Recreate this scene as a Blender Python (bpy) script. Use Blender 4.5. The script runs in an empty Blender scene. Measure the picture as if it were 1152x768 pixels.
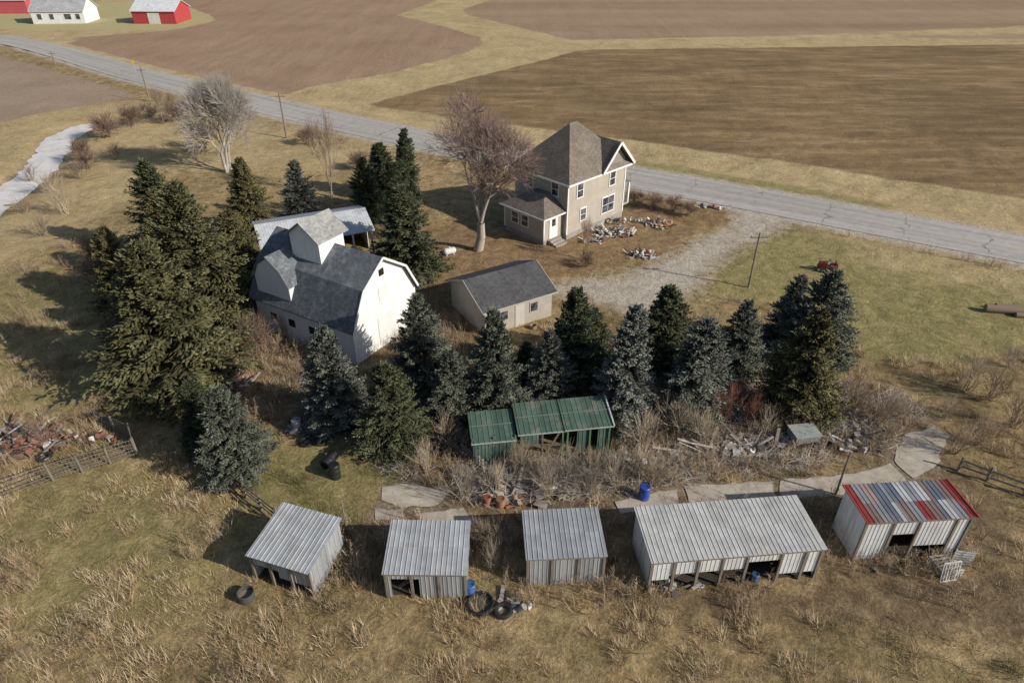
import bpy, math, random
import numpy as np
from mathutils import Vector, Matrix

random.seed(7)
RNG = np.random.default_rng(7)
scene = bpy.context.scene
scene.view_settings.view_transform = 'Standard'
scene.view_settings.look = 'None'
scene.view_settings.exposure = 0

# ------------------------------------------------------------------ survey
# The drone stands 27 m above flat ground, pitched 33 deg down.  P() turns a
# bearing read off the survey picture into metres on the ground (or on a
# horizontal plane at height z).
CH, PITCH, F = 27.0, math.radians(33), 768.0
S_, C_ = math.sin(PITCH), math.cos(PITCH)
def P(u, v, z=0.0):
    a = (384 - v) / F
    t = (CH - z) / (S_ - C_ * a)
    return (t * (u - 576) / F, t * (C_ + S_ * a))
def height_at(xy, v):
    a = (384 - v) / F
    return CH + xy[1] * (a * C_ - S_) / (C_ + a * S_)
def PP(l): return [P(u, v) for u, v in l]

cam = bpy.data.cameras.new('camera')
camo = bpy.data.objects.new('camera', cam)
scene.collection.objects.link(camo)
cam.lens = 24; cam.sensor_width = 36; cam.clip_end = 8000; cam.clip_start = .5
camo.location = (0, 0, CH)
camo.rotation_euler = (math.radians(90) - PITCH, 0, 0)
scene.camera = camo

# ------------------------------------------------------------------ light
EL, AZ = math.radians(28.5), math.radians(-24)
w = bpy.data.worlds.new('World'); scene.world = w; w.use_nodes = True
nt = w.node_tree
sky = nt.nodes.new('ShaderNodeTexSky'); sky.sky_type = 'NISHITA'; sky.sun_disc = False
sky.sun_elevation = EL; sky.sun_rotation = math.radians(90) - AZ
bg = nt.nodes['Background']; bg.inputs[1].default_value = 0.095
nt.links.new(sky.outputs[0], bg.inputs[0])
sl = bpy.data.lights.new('sun', 'SUN'); sl.energy = 5.0; sl.angle = math.radians(.5); sl.color = (1, .93, .83)
so = bpy.data.objects.new('sun', sl); scene.collection.objects.link(so)
so.rotation_euler = Vector((-math.cos(EL)*math.cos(AZ), -math.cos(EL)*math.sin(AZ), -math.sin(EL))).to_track_quat('-Z', 'Y').to_euler()

# ------------------------------------------------------------------ nodes
class M:
    def __init__(s, name, rough=.85, spec=.25):
        s.m = bpy.data.materials.new(name); s.m.use_nodes = True
        s.t = s.m.node_tree; s.n = s.t.nodes
        s.b = s.n['Principled BSDF']
        s.b.inputs['Roughness'].default_value = rough
        s.b.inputs['Specular IOR Level'].default_value = spec
        s.tc = s.n.new('ShaderNodeTexCoord').outputs['Object']
    def L(s, a, b): s.t.links.new(a, b)
    def put(s, sock, x):
        if hasattr(x, 'links'): s.L(x, sock)
        else:
            if isinstance(x, (tuple, list)) and len(x) == 3 and sock.type == 'RGBA': x = (*x, 1)
            sock.default_value = x
    def map(s, rz=0, sc=(1, 1, 1), vec=None):
        n = s.n.new('ShaderNodeMapping'); s.L(vec or s.tc, n.inputs[0])
        n.inputs['Rotation'].default_value = (0, 0, rz); n.inputs['Scale'].default_value = sc
        return n.outputs[0]
    def noise(s, scale, det=3, rough=.55, vec=None, dist=0):
        n = s.n.new('ShaderNodeTexNoise'); s.L(vec or s.tc, n.inputs['Vector'])
        n.inputs['Scale'].default_value = scale; n.inputs['Detail'].default_value = det
        n.inputs['Roughness'].default_value = rough; n.inputs['Distortion'].default_value = dist
        return n.outputs['Fac']
    def vor(s, scale, feat='F1', vec=None, out='Distance'):
        n = s.n.new('ShaderNodeTexVoronoi'); n.feature = feat; s.L(vec or s.tc, n.inputs['Vector'])
        n.inputs['Scale'].default_value = scale
        return n.outputs[out]
    def ramp(s, fac, st):
        n = s.n.new('ShaderNodeValToRGB'); s.L(fac, n.inputs[0])
        e = n.color_ramp.elements
        while len(e) < len(st): e.new(.5)
        for i, (p, c) in enumerate(st):
            e[i].position = p
            if not isinstance(c, (tuple, list)): c = (c, c, c)
            e[i].color = (*c, 1)
        return n.outputs[0]
    def mix(s, f, a, b, bl='MIX'):
        n = s.n.new('ShaderNodeMix'); n.data_type = 'RGBA'; n.blend_type = bl
        s.put(n.inputs[0], f); s.put(n.inputs[6], a); s.put(n.inputs[7], b)
        return n.outputs[2]
    def mth(s, op, a, b=0.0, clamp=False):
        n = s.n.new('ShaderNodeMath'); n.operation = op; n.use_clamp = clamp
        s.put(n.inputs[0], a); s.put(n.inputs[1], b); return n.outputs[0]
    def attr(s, name, out='Fac'):
        n = s.n.new('ShaderNodeAttribute'); n.attribute_name = name; return n.outputs[out]
    def bump(s, h, st=.5, d=.05):
        n = s.n.new('ShaderNodeBump'); n.inputs['Strength'].default_value = st; n.inputs['Distance'].default_value = d
        s.L(h, n.inputs['Height']); s.L(n.outputs[0], s.b.inputs['Normal'])
    def col(s, c): s.put(s.b.inputs['Base Color'], c)

def colmat(name, rough=.85, spec=.25, var=.35, scale=3, streak=None, bumpd=.02, dirt=None, dirtamt=.6, simple=False):
    """material that reads its base colour from the mesh's Col attribute and weathers it"""
    m = M(name, rough, spec)
    c = m.attr('Col', 'Color')
    if not simple:
        n1 = m.noise(scale, 4, .65, vec=m.map(sc=streak) if streak else None)
        c = m.mix(1, c, m.ramp(n1, [(.25, 1 - var), (.75, 1 + var * .5)]), 'MULTIPLY')
        if dirt:
            n2 = m.noise(.9, 6, .75)
            c = m.mix(m.ramp(n2, [(.5, 0), (.75, dirtamt)]), c, dirt)
        if bumpd: m.bump(n1, .5, bumpd)
    m.col(c)
    return m.m

MT_METAL = colmat('weathered_sheet_metal', .5, .35, .25, 1.6, (1, 1, 1), .004, (.30, .25, .20), .6)
MT_WALL = colmat('dirty_wall_metal', .6, .3, .22, 1.6, (3, 3, .4), .003, (.32, .28, .24), .55)
MT_BARN = colmat('chalky_white_paint', .75, .2, .10, 1.2, (2, 2, .4), .003, (.46, .45, .43), .5)
MT_PAINT = colmat('old_paint', .7, .3, .13, 1.5, (1, 1, .35), .002)
MT_WOOD = colmat('weathered_wood', .9, .1, .5, 5, (1, 1, .3), .01)
MT_PLAIN = colmat('mixed_stuff', .75, .3, .25, 4, None, .01)
MT_PLAST = colmat('plastic', .4, .5, .15, 3, None, 0)
MT_CONC = colmat('old_concrete', .9, .15, .3, 1.6, None, .01, (.20, .16, .11), .75)
MT_TREE = colmat('needles', .85, .12, simple=True)
MT_BARK = colmat('bark', .9, .1, simple=True)
MT_GRASS = colmat('dry_grass_blades', .8, .12, simple=True)

def shingle(name, patch=0.0):
    m = M(name, .9, .2)
    c = m.attr('Col', 'Color')
    cell = m.vor(4.5, vec=m.map(sc=(1, 1, 1.8)), out='Color')
    v = m.ramp(cell, [(0.1, .78), (.9, 1.2)])
    c = m.mix(1, c, v, 'MULTIPLY')
    c = m.mix(1, c, m.ramp(m.noise(.5, 6, .75), [(.3, .72), (.7, 1.25)]), 'MULTIPLY')
    if patch:
        f = m.ramp(m.noise(1.3, 5, .8), [(.52, 0), (.62, patch)])
        c = m.mix(f, c, (.25, .265, .28))
    m.col(c); m.bump(m.noise(14, 3), .4, .02)
    return m.m
MT_SHIN = shingle('asphalt_shingles'); MT_SHINP = shingle('weathered_old_shingles', .65)

def siding():
    m = M('lap_siding', .65, .3)
    c = m.attr('Col', 'Color')
    sx = m.n.new('ShaderNodeSeparateXYZ'); m.L(m.tc, sx.inputs[0])
    saw = m.mth('FRACT', m.mth('MULTIPLY', sx.outputs[2], 7.5))
    c = m.mix(1, c, m.ramp(m.noise(1.2, 5, .6), [(.3, .88), (.7, 1.08)]), 'MULTIPLY')
    m.col(c); m.bump(saw, .6, .02)
    return m.m
MT_SIDE = siding()
gm = M('window_glass', .08, .6); gm.col(gm.ramp(gm.noise(2.5, 2), [(.4, (.02, .025, .03)), (.65, (.13, .14, .15))])); MT_GLASS = gm.m
dm = M('dark_interior', .95, .05); dm.col(dm.ramp(dm.noise(3), [(.3, (.012, .011, .01)), (.7, (.04, .034, .028))])); MT_DARK = dm.m

# ------------------------------------------------------------------ mesh builders
def link(o, parent=None):
    scene.collection.objects.link(o)
    if parent: o.parent = parent
    return o
def group(name, xy=(0, 0), ang=0, z=0):
    o = bpy.data.objects.new(name, None); o.empty_display_size = .5
    o.location = (xy[0], xy[1], z); o.rotation_euler = (0, 0, ang)
    return link(o)
class MB:
    def __init__(s, col=(.5, .5, .5)): s.v = []; s.f = []; s.c = []; s.col = col
    def face(s, pts, col=None):
        i = len(s.v); s.v += [tuple(p) for p in pts]; s.f.append(tuple(range(i, i + len(pts)))); s.c.append(col or s.col)
    def hexa(s, b, t, col=None):
        i = len(s.v); s.v += [tuple(p) for p in b] + [tuple(p) for p in t]
        for q in ((3, 2, 1, 0), (4, 5, 6, 7), (0, 1, 5, 4), (1, 2, 6, 5), (2, 3, 7, 6), (3, 0, 4, 7)):
            s.f.append(tuple(i + k for k in q)); s.c.append(col or s.col)
    def box(s, x0, x1, y0, y1, z0, z1, col=None):
        s.hexa([(x0, y0, z0), (x1, y0, z0), (x1, y1, z0), (x0, y1, z0)], [(x0, y0, z1), (x1, y0, z1), (x1, y1, z1), (x0, y1, z1)], col)
    def beam(s, a, b, wx, wz=None, col=None):
        a = Vector(a); b = Vector(b); d = (b - a).normalized(); wz = wz or wx
        up = Vector((0, 0, 1)) if abs(d.z) < .95 else Vector((1, 0, 0))
        r = d.cross(up).normalized() * wx / 2; q = r.normalized().cross(d) * wz / 2
        s.hexa([a - r - q, a + r - q, a + r + q, a - r + q], [b - r - q, b + r - q, b + r + q, b - r + q], col)
    def cyl(s, a, b, r0, r1=None, n=12, col=None, cap=True):
        a = Vector(a); b = Vector(b); r1 = r0 if r1 is None else r1
        d = (b - a).normalized(); up = Vector((0, 0, 1)) if abs(d.z) < .9 else Vector((1, 0, 0))
        x = d.cross(up).normalized(); y = d.cross(x)
        i = len(s.v)
        for p, r in ((a, r0), (b, r1)):
            for k in range(n):
                t = 2 * math.pi * k / n; s.v.append(tuple(p + x * (r * math.cos(t)) + y * (r * math.sin(t))))
        for k in range(n):
            s.f.append((i + k, i + (k + 1) % n, i + n + (k + 1) % n, i + n + k)); s.c.append(col or s.col)
        if cap:
            s.f.append(tuple(i + k for k in range(n))[::-1]); s.c.append(col or s.col)
            s.f.append(tuple(i + n + k for k in range(n))); s.c.append(col or s.col)
    def rib(s, o, U, w, V, l, ribs=.23, h=.022, cols=None, pw=.7):
        """ribbed metal sheet: o corner, U along eave, V up slope"""
        o = Vector(o); U = Vector(U).normalized(); V = Vector(V).normalized(); N = U.cross(V).normalized()
        xs = [(0, 0)]; x = ribs / 2
        while x < w - .06:
            xs += [(x - .03, 0), (x - .012, h), (x + .012, h), (x + .03, 0)]; x += ribs
        xs.append((w, 0))
        for (xa, ha), (xb, hb) in zip(xs, xs[1:]):
            c = s.col if not cols else cols[int((xa + xb) / 2 / pw) % len(cols)]
            s.face([o + U * xa + N * ha, o + U * xb + N * hb, o + U * xb + N * hb + V * l, o + U * xa + N * ha + V * l], c)
    def obj(s, name, mat, parent=None, smooth=False):
        me = bpy.data.meshes.new(name); me.from_pydata(s.v, [], s.f); me.update()
        a = me.color_attributes.new('Col', 'FLOAT_COLOR', 'CORNER')
        tot = np.concatenate([np.tile([*c, 1.0], len(f)) for c, f in zip(s.c, s.f)]) if s.f else []
        a.data.foreach_set('color', np.asarray(tot, dtype=np.float32))
        me.materials.append(mat)
        if smooth: me.polygons.foreach_set('use_smooth', [True] * len(me.polygons))
        return link(bpy.data.objects.new(name, me), parent)

def fastmesh(name, V, T, Cc, mat):
    V = np.asarray(V, np.float32); T = np.asarray(T, np.int32)
    me = bpy.data.meshes.new(name)
    me.vertices.add(len(V)); me.vertices.foreach_set('co', V.ravel())
    me.loops.add(T.size); me.loops.foreach_set('vertex_index', T.ravel())
    me.polygons.add(len(T)); me.polygons.foreach_set('loop_start', np.arange(len(T), dtype=np.int32) * 3)
    me.update(calc_edges=True)
    a = me.color_attributes.new('Col', 'FLOAT_COLOR', 'POINT')
    a.data.foreach_set('color', np.hstack([np.clip(Cc, 0, 1), np.ones((len(V), 1))]).astype(np.float32).ravel())
    me.materials.append(mat)
    return me
def objof(name, me, parent=None): return link(bpy.data.objects.new(name, me), parent)

# ------------------------------------------------------------------ sdf + noise
def sdf_poly(pts, X, Y):
    """+ inside, - outside (metres)"""
    d = np.full(X.shape, 1e9); ins = np.zeros(X.shape, bool)
    n = len(pts)
    for i in range(n):
        ax, ay = pts[i]; bx, by = pts[(i + 1) % n]
        ex, ey = bx - ax, by - ay
        t = np.clip(((X - ax) * ex + (Y - ay) * ey) / (ex * ex + ey * ey + 1e-9), 0, 1)
        d = np.minimum(d, np.hypot(X - ax - ex * t, Y - ay - ey * t))
        c = ((ay > Y) != (by > Y)) & (X < (bx - ax) * (Y - ay) / ((by - ay) if abs(by - ay) > 1e-9 else 1e-9) + ax)
        ins ^= c
    return np.where(ins, d, -d)
def sdf_line(pts, wd, X, Y):
    d = np.full(X.shape, 1e9)
    for (ax, ay), (bx, by) in zip(pts, pts[1:]):
        ex, ey = bx - ax, by - ay
        t = np.clip(((X - ax) * ex + (Y - ay) * ey) / (ex * ex + ey * ey), 0, 1)
        d = np.minimum(d, np.hypot(X - ax - ex * t, Y - ay - ey * t))
    return wd - d
def vnoise(X, Y, sc, seed=0):
    x = X / sc; y = Y / sc; xi = np.floor(x).astype(np.int64); yi = np.floor(y).astype(np.int64)
    fx = x - xi; fy = y - yi; fx = fx * fx * (3 - 2 * fx); fy = fy * fy * (3 - 2 * fy)
    def h(a, b):
        n = (a * 374761393 + b * 668265263 + seed * 974711) & 0x7fffffff
        n = ((n ^ (n >> 13)) * 1274126177) & 0x7fffffff
        return ((n ^ (n >> 16)) & 0xffff) / 65535.0
    return (h(xi, yi) * (1 - fx) + h(xi + 1, yi) * fx) * (1 - fy) + (h(xi, yi + 1) * (1 - fx) + h(xi + 1, yi + 1) * fx) * fy
def fbm(X, Y, sc, seed=0, o=4):
    r = 0; a = .5
    for k in range(o): r = r + a * vnoise(X, Y, sc / 2 ** k, seed + k * 17); a *= .5
    return r / (1 - .5 ** o)

# ------------------------------------------------------------------ zones
ROAD = PP([(-260, 12), (-120, 26), (0, 44), (60, 57), (150, 83), (230, 102), (330, 126), (430, 148), (560, 173), (700, 198), (850, 225), (1000, 253), (1152, 281), (1500, 345)])
def smooth_line(p, n=8):
    p = [Vector((*q, 0)) for q in p]; out = []
    for i in range(len(p) - 1):
        a = p[max(i - 1, 0)]; b = p[i]; c = p[i + 1]; d = p[min(i + 2, len(p) - 1)]
        for k in range(n):
            t = k / n
            out.append(.5 * ((2 * b) + (c - a) * t + (2 * a - 5 * b + 4 * c - d) * t * t + (3 * b - a - 3 * c + d) * t ** 3))
    out.append(p[-1]); return [(q.x, q.y) for q in out]
ROADL = smooth_line(ROAD)
FA = PP([(60, 44), (200, 34), (248, 22), (205, 5), (150, -60), (600, -60), (530, -20), (490, 2), (445, 17), (500, 30), (548, 45), (530, 58), (440, 82), (345, 98), (318, 105), (230, 88), (130, 62)])
FD = PP([(-400, 34), (-80, 48), (0, 63), (60, 78), (155, 106), (110, 117), (40, 128), (0, 140), (-400, 178)])
FB = PP([(412, 117), (500, 95), (610, 68), (655, 56), (900, 53), (1152, 50), (1500, 53), (1700, 330), (1152, 225), (900, 184), (700, 156), (560, 139)])
FC = PP([(512, 14), (575, -8), (660, -60), (1800, -60), (1600, 20), (1152, 29), (900, 40), (640, 45), (585, 31)])
FC2 = PP([(985, 43), (1152, 37), (1450, 30), (1450, 44), (1152, 44)])
NORTH = PP([(-800, -60), (-260, 12), (0, 44), (150, 83), (330, 126), (560, 173), (850, 225), (1152, 281), (1500, 345), (2600, 345), (2600, -60)])
PALE = PP([(-300, 110), (110, 118), (200, 112), (330, 140), (430, 162), (480, 190), (400, 190), (330, 200), (250, 190), (180, 200), (80, 270), (-60, 330), (-300, 400)])
DRIVE = PP([(828, 236), (862, 232), (905, 241), (880, 254), (835, 274), (806, 296), (786, 322), (750, 345), (700, 350), (655, 334), (612, 326), (640, 318), (700, 310), (752, 291), (790, 268), (826, 252)])
LAWN = PP([(795, 330), (812, 300), (850, 270), (890, 254), (1000, 275), (1152, 310), (1400, 350), (1400, 420), (1152, 395), (1050, 408), (980, 405), (940, 350), (860, 340)])
PALE2 = PP([(920, 262), (1020, 270), (1200, 304), (1500, 360), (1500, 380), (1152, 325), (1040, 306), (970, 288)])
LAWN2 = PP([(300, 500), (390, 495), (440, 545), (420, 580), (370, 592), (300, 565), (262, 535)])
LAWN3 = PP([(720, 178), (900, 208), (1000, 228), (1000, 240), (850, 213), (700, 188)])
LAWN4 = PP([(0, 560), (160, 500), (280, 590), (220, 700), (0, 740)])
LAWN5 = PP([(0, 300), (120, 320), (130, 440), (0, 470), (-200, 470), (-200, 300)])
YARD = PP([(420, 262), (520, 250), (600, 270), (700, 250), (720, 212), (760, 220), (838, 236), (800, 262), (720, 298), (600, 318), (470, 320)])
DIRT = PP([(690, 666), (900, 650), (960, 628), (1110, 640), (1190, 660), (1190, 735), (1050, 715), (930, 700), (760, 690)])
DIRT2 = PP([(400, 556), (520, 560), (700, 550), (960, 532), (1040, 500), (1080, 520), (1150, 590), (1150, 640), (900, 610), (700, 610), (400, 615)])
BRUSH = PP([(430, 500), (520, 440), (700, 440), (900, 430), (1000, 435), (1050, 480), (1000, 505), (860, 530), (700, 552), (600, 560), (500, 560), (440, 530)])
UNDER = PP([(120, 300), (260, 230), (400, 290), (480, 310), (560, 400), (620, 370), (900, 380), (960, 460), (800, 480), (500, 480), (300, 490), (200, 460)])
CONC = [PP(l) for l in ([(428, 549), (462, 543), (505, 551), (495, 568), (452, 571), (430, 562)],
                        [(468, 577), (520, 573), (545, 590), (485, 593)],
                        [(690, 563), (740, 553), (762, 549), (765, 567), (700, 579)],
                        [(770, 547), (870, 541), (873, 561), (775, 567)],
                        [(876, 540), (960, 533), (1000, 521), (1022, 541), (960, 556), (879, 561)],
                        [(1004, 517), (1020, 488), (1050, 480), (1068, 490), (1054, 522), (1028, 538)],
                        [(420, 572), (450, 574), (455, 586), (424, 585)])]
STREAM = smooth_line(PP([(112, 138), (88, 143), (66, 155), (56, 172), (38, 192), (8, 215), (-60, 262), (-200, 330)]))
FENCE_L = [(-60, 585), (0, 562), (60, 540), (155, 512)]
FENCES = [PP(FENCE_L), PP([(250, 538), (278, 560), (312, 588)]), PP([(1078, 528), (1110, 540), (1152, 556), (1200, 575)])]

xs = np.concatenate([-60 - np.cumsum(.5 * 1.13 ** np.arange(1, 58))[::-1], np.arange(-60, 60.1, .5), 60 + np.cumsum(.5 * 1.13 ** np.arange(1, 58))])
ys = np.concatenate([np.arange(-200, 8, 8), np.arange(8, 90, .45), 90 + np.cumsum(.45 * 1.09 ** np.arange(1, 80))])
GX, GY = np.meshgrid(xs, ys)
rd = -sdf_line(ROADL, 0, GX, GY)
flat = np.minimum(1, np.maximum(0, (rd - 4.5) / 4))
for poly in CONC + [DRIVE]:
    flat = np.minimum(flat, np.clip(-sdf_poly(poly, GX, GY) / 1.0, 0, 1))
stl = sdf_line(STREAM, 2.0, GX, GY)
GZ = ((fbm(GX, GY, 9, 3) - .5) * .28 + (fbm(GX, GY, 1.3, 5, 2) - .5) * .18) * flat * np.clip((200 - GY) / 100, 0, 1)
GZ += -np.exp(-((rd - 8.5) / 2.2) ** 2) * .35 - .02
GZ -= np.clip(stl + 1.5, 0, 1.5) * .25
nx, ny = len(xs), len(ys)
idx = np.arange(nx * ny).reshape(ny, nx)
a, b, c, d = idx[:-1, :-1].ravel(), idx[:-1, 1:].ravel(), idx[1:, 1:].ravel(), idx[1:, :-1].ravel()
T = np.concatenate([np.stack([a, b, c], 1), np.stack([a, c, d], 1)])
V = np.stack([GX.ravel(), GY.ravel(), GZ.ravel()], 1)
def ground_z(x, y):
    i = np.clip(np.searchsorted(xs, x), 0, nx - 1); j = np.clip(np.searchsorted(ys, y), 0, ny - 1)
    return GZ[j, i]

def U(*p):
    r = None
    for q in p:
        s = sdf_poly(q, GX, GY); r = s if r is None else np.maximum(r, s)
    return r
zones = {'fa': U(FA), 'fd': U(FD), 'fb': U(FB), 'fc': U(FC, FC2), 'north': U(NORTH), 'pale': U(PALE, PALE2), 'drive': U(DRIVE), 'lawn': U(LAWN, LAWN2, LAWN3), 'lawn4': U(LAWN4, LAWN5),
         'yard': U(YARD), 'dirt': U(DIRT, DIRT2), 'brush': U(BRUSH, UNDER), 'conc': U(*CONC), 'stream': stl, 'road': 4.3 - rd,
         'farlawn': U(PP([(-300, 0), (-60, 8), (150, 2), (235, 12), (238, 24), (200, 33), (60, 34), (-60, 30), (-300, 20)]))}

g = M('ground_soil_and_grass', .95, .08)
fine = g.noise(6, 6, .75); med = g.noise(1.1, 6, .7, dist=.5); big = g.noise(.09, 5, .65); mid2 = g.noise(.32, 5, .65)
lodged = g.noise(2.6, 4, .65, vec=g.map(rz=.5, sc=(1, .3, 1)), dist=1.0)
def msk(name, soft=.6, amp=2.0, noise=None):
    x = g.mth('ADD', g.attr(name), g.mth('MULTIPLY', g.mth('SUBTRACT', noise or mid2, .5), amp))
    return g.mth('ADD', g.mth('DIVIDE', x, soft), .5, True)
grass = g.ramp(med, [(.30, (.13, .095, .055)), (.45, (.28, .215, .130)), (.58, (.385, .30, .185)), (.75, (.54, .44, .285))])
grass = g.mix(g.ramp(mid2, [(.44, 0), (.62, .65)]), grass, g.ramp(lodged, [(.3, (.13, .115, .055)), (.7, (.32, .275, .15))]))
grass = g.mix(g.ramp(g.noise(.5, 5, .7, dist=.8), [(.56, 0), (.68, .7)]), grass, (.15, .105, .065))
grass = g.mix(1, grass, g.ramp(big, [(.35, .82), (.65, 1.15)]), 'MULTIPLY')
sfac = g.mth('ADD', g.mth('MULTIPLY', med, .35), g.mth('MULTIPLY', g.noise(.16, 6, .7, dist=.8), .65))
straw = g.ramp(sfac, [(.36, (.33, .265, .16)), (.5, (.46, .375, .24)), (.64, (.56, .465, .31))])
c = grass
lawnc = g.ramp(med, [(.3, (.17, .165, .075)), (.5, (.25, .235, .115)), (.75, (.38, .325, .19))])
c = g.mix(g.mth('MULTIPLY', msk('north', 4, 6), .85), c, straw)
c = g.mix(g.mth('MULTIPLY', msk('lawn4', 3, 6), .6), c, lawnc)
c = g.mix(g.mth('MULTIPLY', msk('lawn', 1.5, 4), .85), c, lawnc)
c = g.mix(g.mth('MULTIPLY', msk('pale', 4, 16), .7), c, straw)
c = g.mix(msk('farlawn', 2, 4), c, (.42, .39, .24))
c = g.mix(g.mth('MULTIPLY', msk('yard', 1.5, 4), .85), c, g.ramp(med, [(.3, (.15, .10, .065)), (.55, (.27, .19, .12)), (.8, (.38, .285, .18))]))
c = g.mix(g.mth('MULTIPLY', msk('brush', 2, 4), .85), c, g.ramp(med, [(.3, (.09, .068, .046)), (.55, (.20, .155, .105)), (.8, (.38, .31, .21))]))
c = g.mix(g.mth('MULTIPLY', msk('dirt', 1.6, 5), .82), c, g.ramp(med, [(.3, (.085, .062, .045)), (.55, (.17, .13, .095)), (.75, (.28, .225, .16))]))
c = g.mix(1, c, (1.0, .945, .80), 'MULTIPLY')
# fields
rows1 = g.noise(.35, 5, .7, vec=g.map(rz=math.radians(30), sc=(.25, 1, 1)), dist=.5)
fbn = g.noise(.035, 6, .7)
fbc = g.ramp(rows1, [(.3, (.165, .108, .056)), (.5, (.235, .158, .083)), (.7, (.34, .245, .135))])
fbc = g.mix(1, fbc, g.ramp(fbn, [(.35, .78), (.65, 1.2)]), 'MULTIPLY')
fbc = g.mix(g.ramp(g.noise(.6, 4, .7, vec=g.map(rz=math.radians(30), sc=(.10, 1, 1))), [(.52, 0), (.66, .4)]), fbc, (.12, .082, .048))
rowa2 = g.noise(.30, 5, .7, vec=g.map(rz=math.radians(-38), sc=(1, .10, 1)), dist=.3)
fac_ = g.ramp(g.noise(.045, 6, .7), [(.3, (.285, .185, .118)), (.7, (.37, .26, .175))])
fac_ = g.mix(1, fac_, g.ramp(rowa2, [(.3, .88), (.7, 1.10)]), 'MULTIPLY')
rowc = g.noise(.06, 4, .6, vec=g.map(rz=math.radians(-66), sc=(.05, 1, 1)))
fcc = g.mix(1, fac_, g.ramp(rowc, [(.35, .80), (.5, 1.0), (.65, 1.12)]), 'MULTIPLY')
fcc = g.mix(.3, fcc, (.34, .26, .165))
fdc = g.mix(.5, fac_, g.ramp(g.noise(.12, 5, .7), [(.3, (.27, .215, .155)), (.7, (.40, .34, .265))]))
c = g.mix(msk('fa', .7, 2.5), c, fac_)
c = g.mix(msk('fb', .7, 1.5), c, fbc)
c = g.mix(msk('fc', .9, 2), c, fcc)
c = g.mix(msk('fd', 1, 3), c, fdc)
grav = g.ramp(g.noise(1.6, 6, .7), [(.3, (.35, .30, .24)), (.55, (.47, .415, .345)), (.75, (.55, .495, .425))])
grav = g.mix(g.ramp(g.noise(.45, 4, .6), [(.5, 0), (.68, .5)]), grav, (.30, .25, .185))
c = g.mix(msk('road', 1.2, 1.5, med), c, grav)
c = g.mix(msk('drive', 2.4, 5.5, med), c, grav)
c = g.mix(g.mth('MULTIPLY', msk('conc', .8, 1.6, med), .8), c, g.ramp(fine, [(.3, (.22, .18, .13)), (.7, (.40, .34, .26))]))
c = g.mix(g.mth('MULTIPLY', msk('stream', 1.6, 1.5), .9), c, (.28, .24, .18))
c = g.mix(1, c, g.ramp(fine, [(.3, .62), (.7, 1.35)]), 'MULTIPLY')
g.col(c)
g.bump(g.mth('ADD', g.mth('MULTIPLY', med, 1.2), g.mth('MULTIPLY', fine, .5)), .8, .17)
gme = fastmesh('ground', V, T, np.ones((len(V), 3)), g.m)
for k, z in zones.items():
    at = gme.attributes.new(k, 'FLOAT', 'POINT'); at.data.foreach_set('value', np.clip(z, -30, 30).astype(np.float32).ravel())
gme.polygons.foreach_set('use_smooth', np.ones(len(T), bool))
objof('ground', gme)

# ------------------------------------------------------------------ ribbons: road, stream
def ribbon(name, line, offs, z, mat, jit=0):
    vs = []; su = []; sv = []; fs = []; acc = 0; k = len(offs)
    for i, p in enumerate(line):
        a = line[max(0, i - 1)]; b = line[min(len(line) - 1, i + 1)]
        t = Vector((b[0] - a[0], b[1] - a[1])).normalized(); n = Vector((-t.y, t.x))
        if i: acc += math.dist(p, line[i - 1])
        for o in offs:
            oo = o + (random.uniform(-jit, jit) if jit else 0)
            vs.append((p[0] + n.x * oo, p[1] + n.y * oo, z)); su.append(acc); sv.append(o)
        if i:
            for j in range(k - 1):
                a0 = (i - 1) * k + j; fs.append((a0, a0 + 1, a0 + k + 1, a0 + k))
    me = bpy.data.meshes.new(name); me.from_pydata(vs, [], fs); me.update()
    for nme, arr in (('su', su), ('sv', sv)):
        at = me.attributes.new(nme, 'FLOAT', 'POINT'); at.data.foreach_set('value', arr)
    me.materials.append(mat); return objof(name, me)
r = M('worn_asphalt', .85, .25)
cv = r.n.new('ShaderNodeCombineXYZ'); r.L(r.attr('su'), cv.inputs[0]); r.L(r.attr('sv'), cv.inputs[1])
rc = r.ramp(r.noise(1.2, 6, .7), [(.3, (.34, .315, .285)), (.7, (.45, .42, .385))])
track = r.ramp(r.noise(.9, 3, .5, vec=r.map(sc=(.03, 1.4, 1), vec=cv.outputs[0])), [(.35, .84), (.65, 1.10)])
rc = r.mix(1, rc, track, 'MULTIPLY')
# tar-sealed transverse cracks, wandering
wob = r.mth('MULTIPLY', r.noise(.5, 4, .6, vec=cv.outputs[0]), 3.0)
tt = r.mth('FRACT', r.mth('MULTIPLY', r.mth('ADD', r.attr('su'), wob), .14))
line_ = r.mth('LESS_THAN', r.mth('ABSOLUTE', r.mth('SUBTRACT', tt, .5)), .011)
line_ = r.mth('MULTIPLY', line_, r.ramp(r.noise(.2, 3), [(.42, .1), (.55, .6)]))
rc = r.mix(line_, rc, (.12, .11, .10))
r.col(rc)
ribbon('road', ROADL, [-3.3, -1.6, 0, 1.6, 3.3], .012, r.m)
lm = M('faded_line_paint', .7)
lm.col(lm.mix(lm.ramp(lm.noise(2.5, 5, .8), [(.4, 0), (.6, 1)]), (.42, .40, .38), (.60, .58, .53)))
for o in (-3.05, 3.05): ribbon('road_edge_line', ROADL, [o - .05, o + .05], .018, lm.m)
ym = M('faded_yellow_paint', .7)
ym.col(ym.mix(ym.ramp(ym.noise(2.5, 5, .8), [(.4, 0), (.6, 1)]), (.42, .40, .37), (.54, .46, .25)))
ribbon('road_center_line', ROADL, [-.06, .06], .018, ym.m)
st = M('pale_ice', .8, .2)
st.col(st.ramp(st.noise(.5, 5, .7), [(.35, (.56, .53, .50)), (.6, (.70, .68, .66)), (.72, (.46, .40, .32))]))
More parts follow.
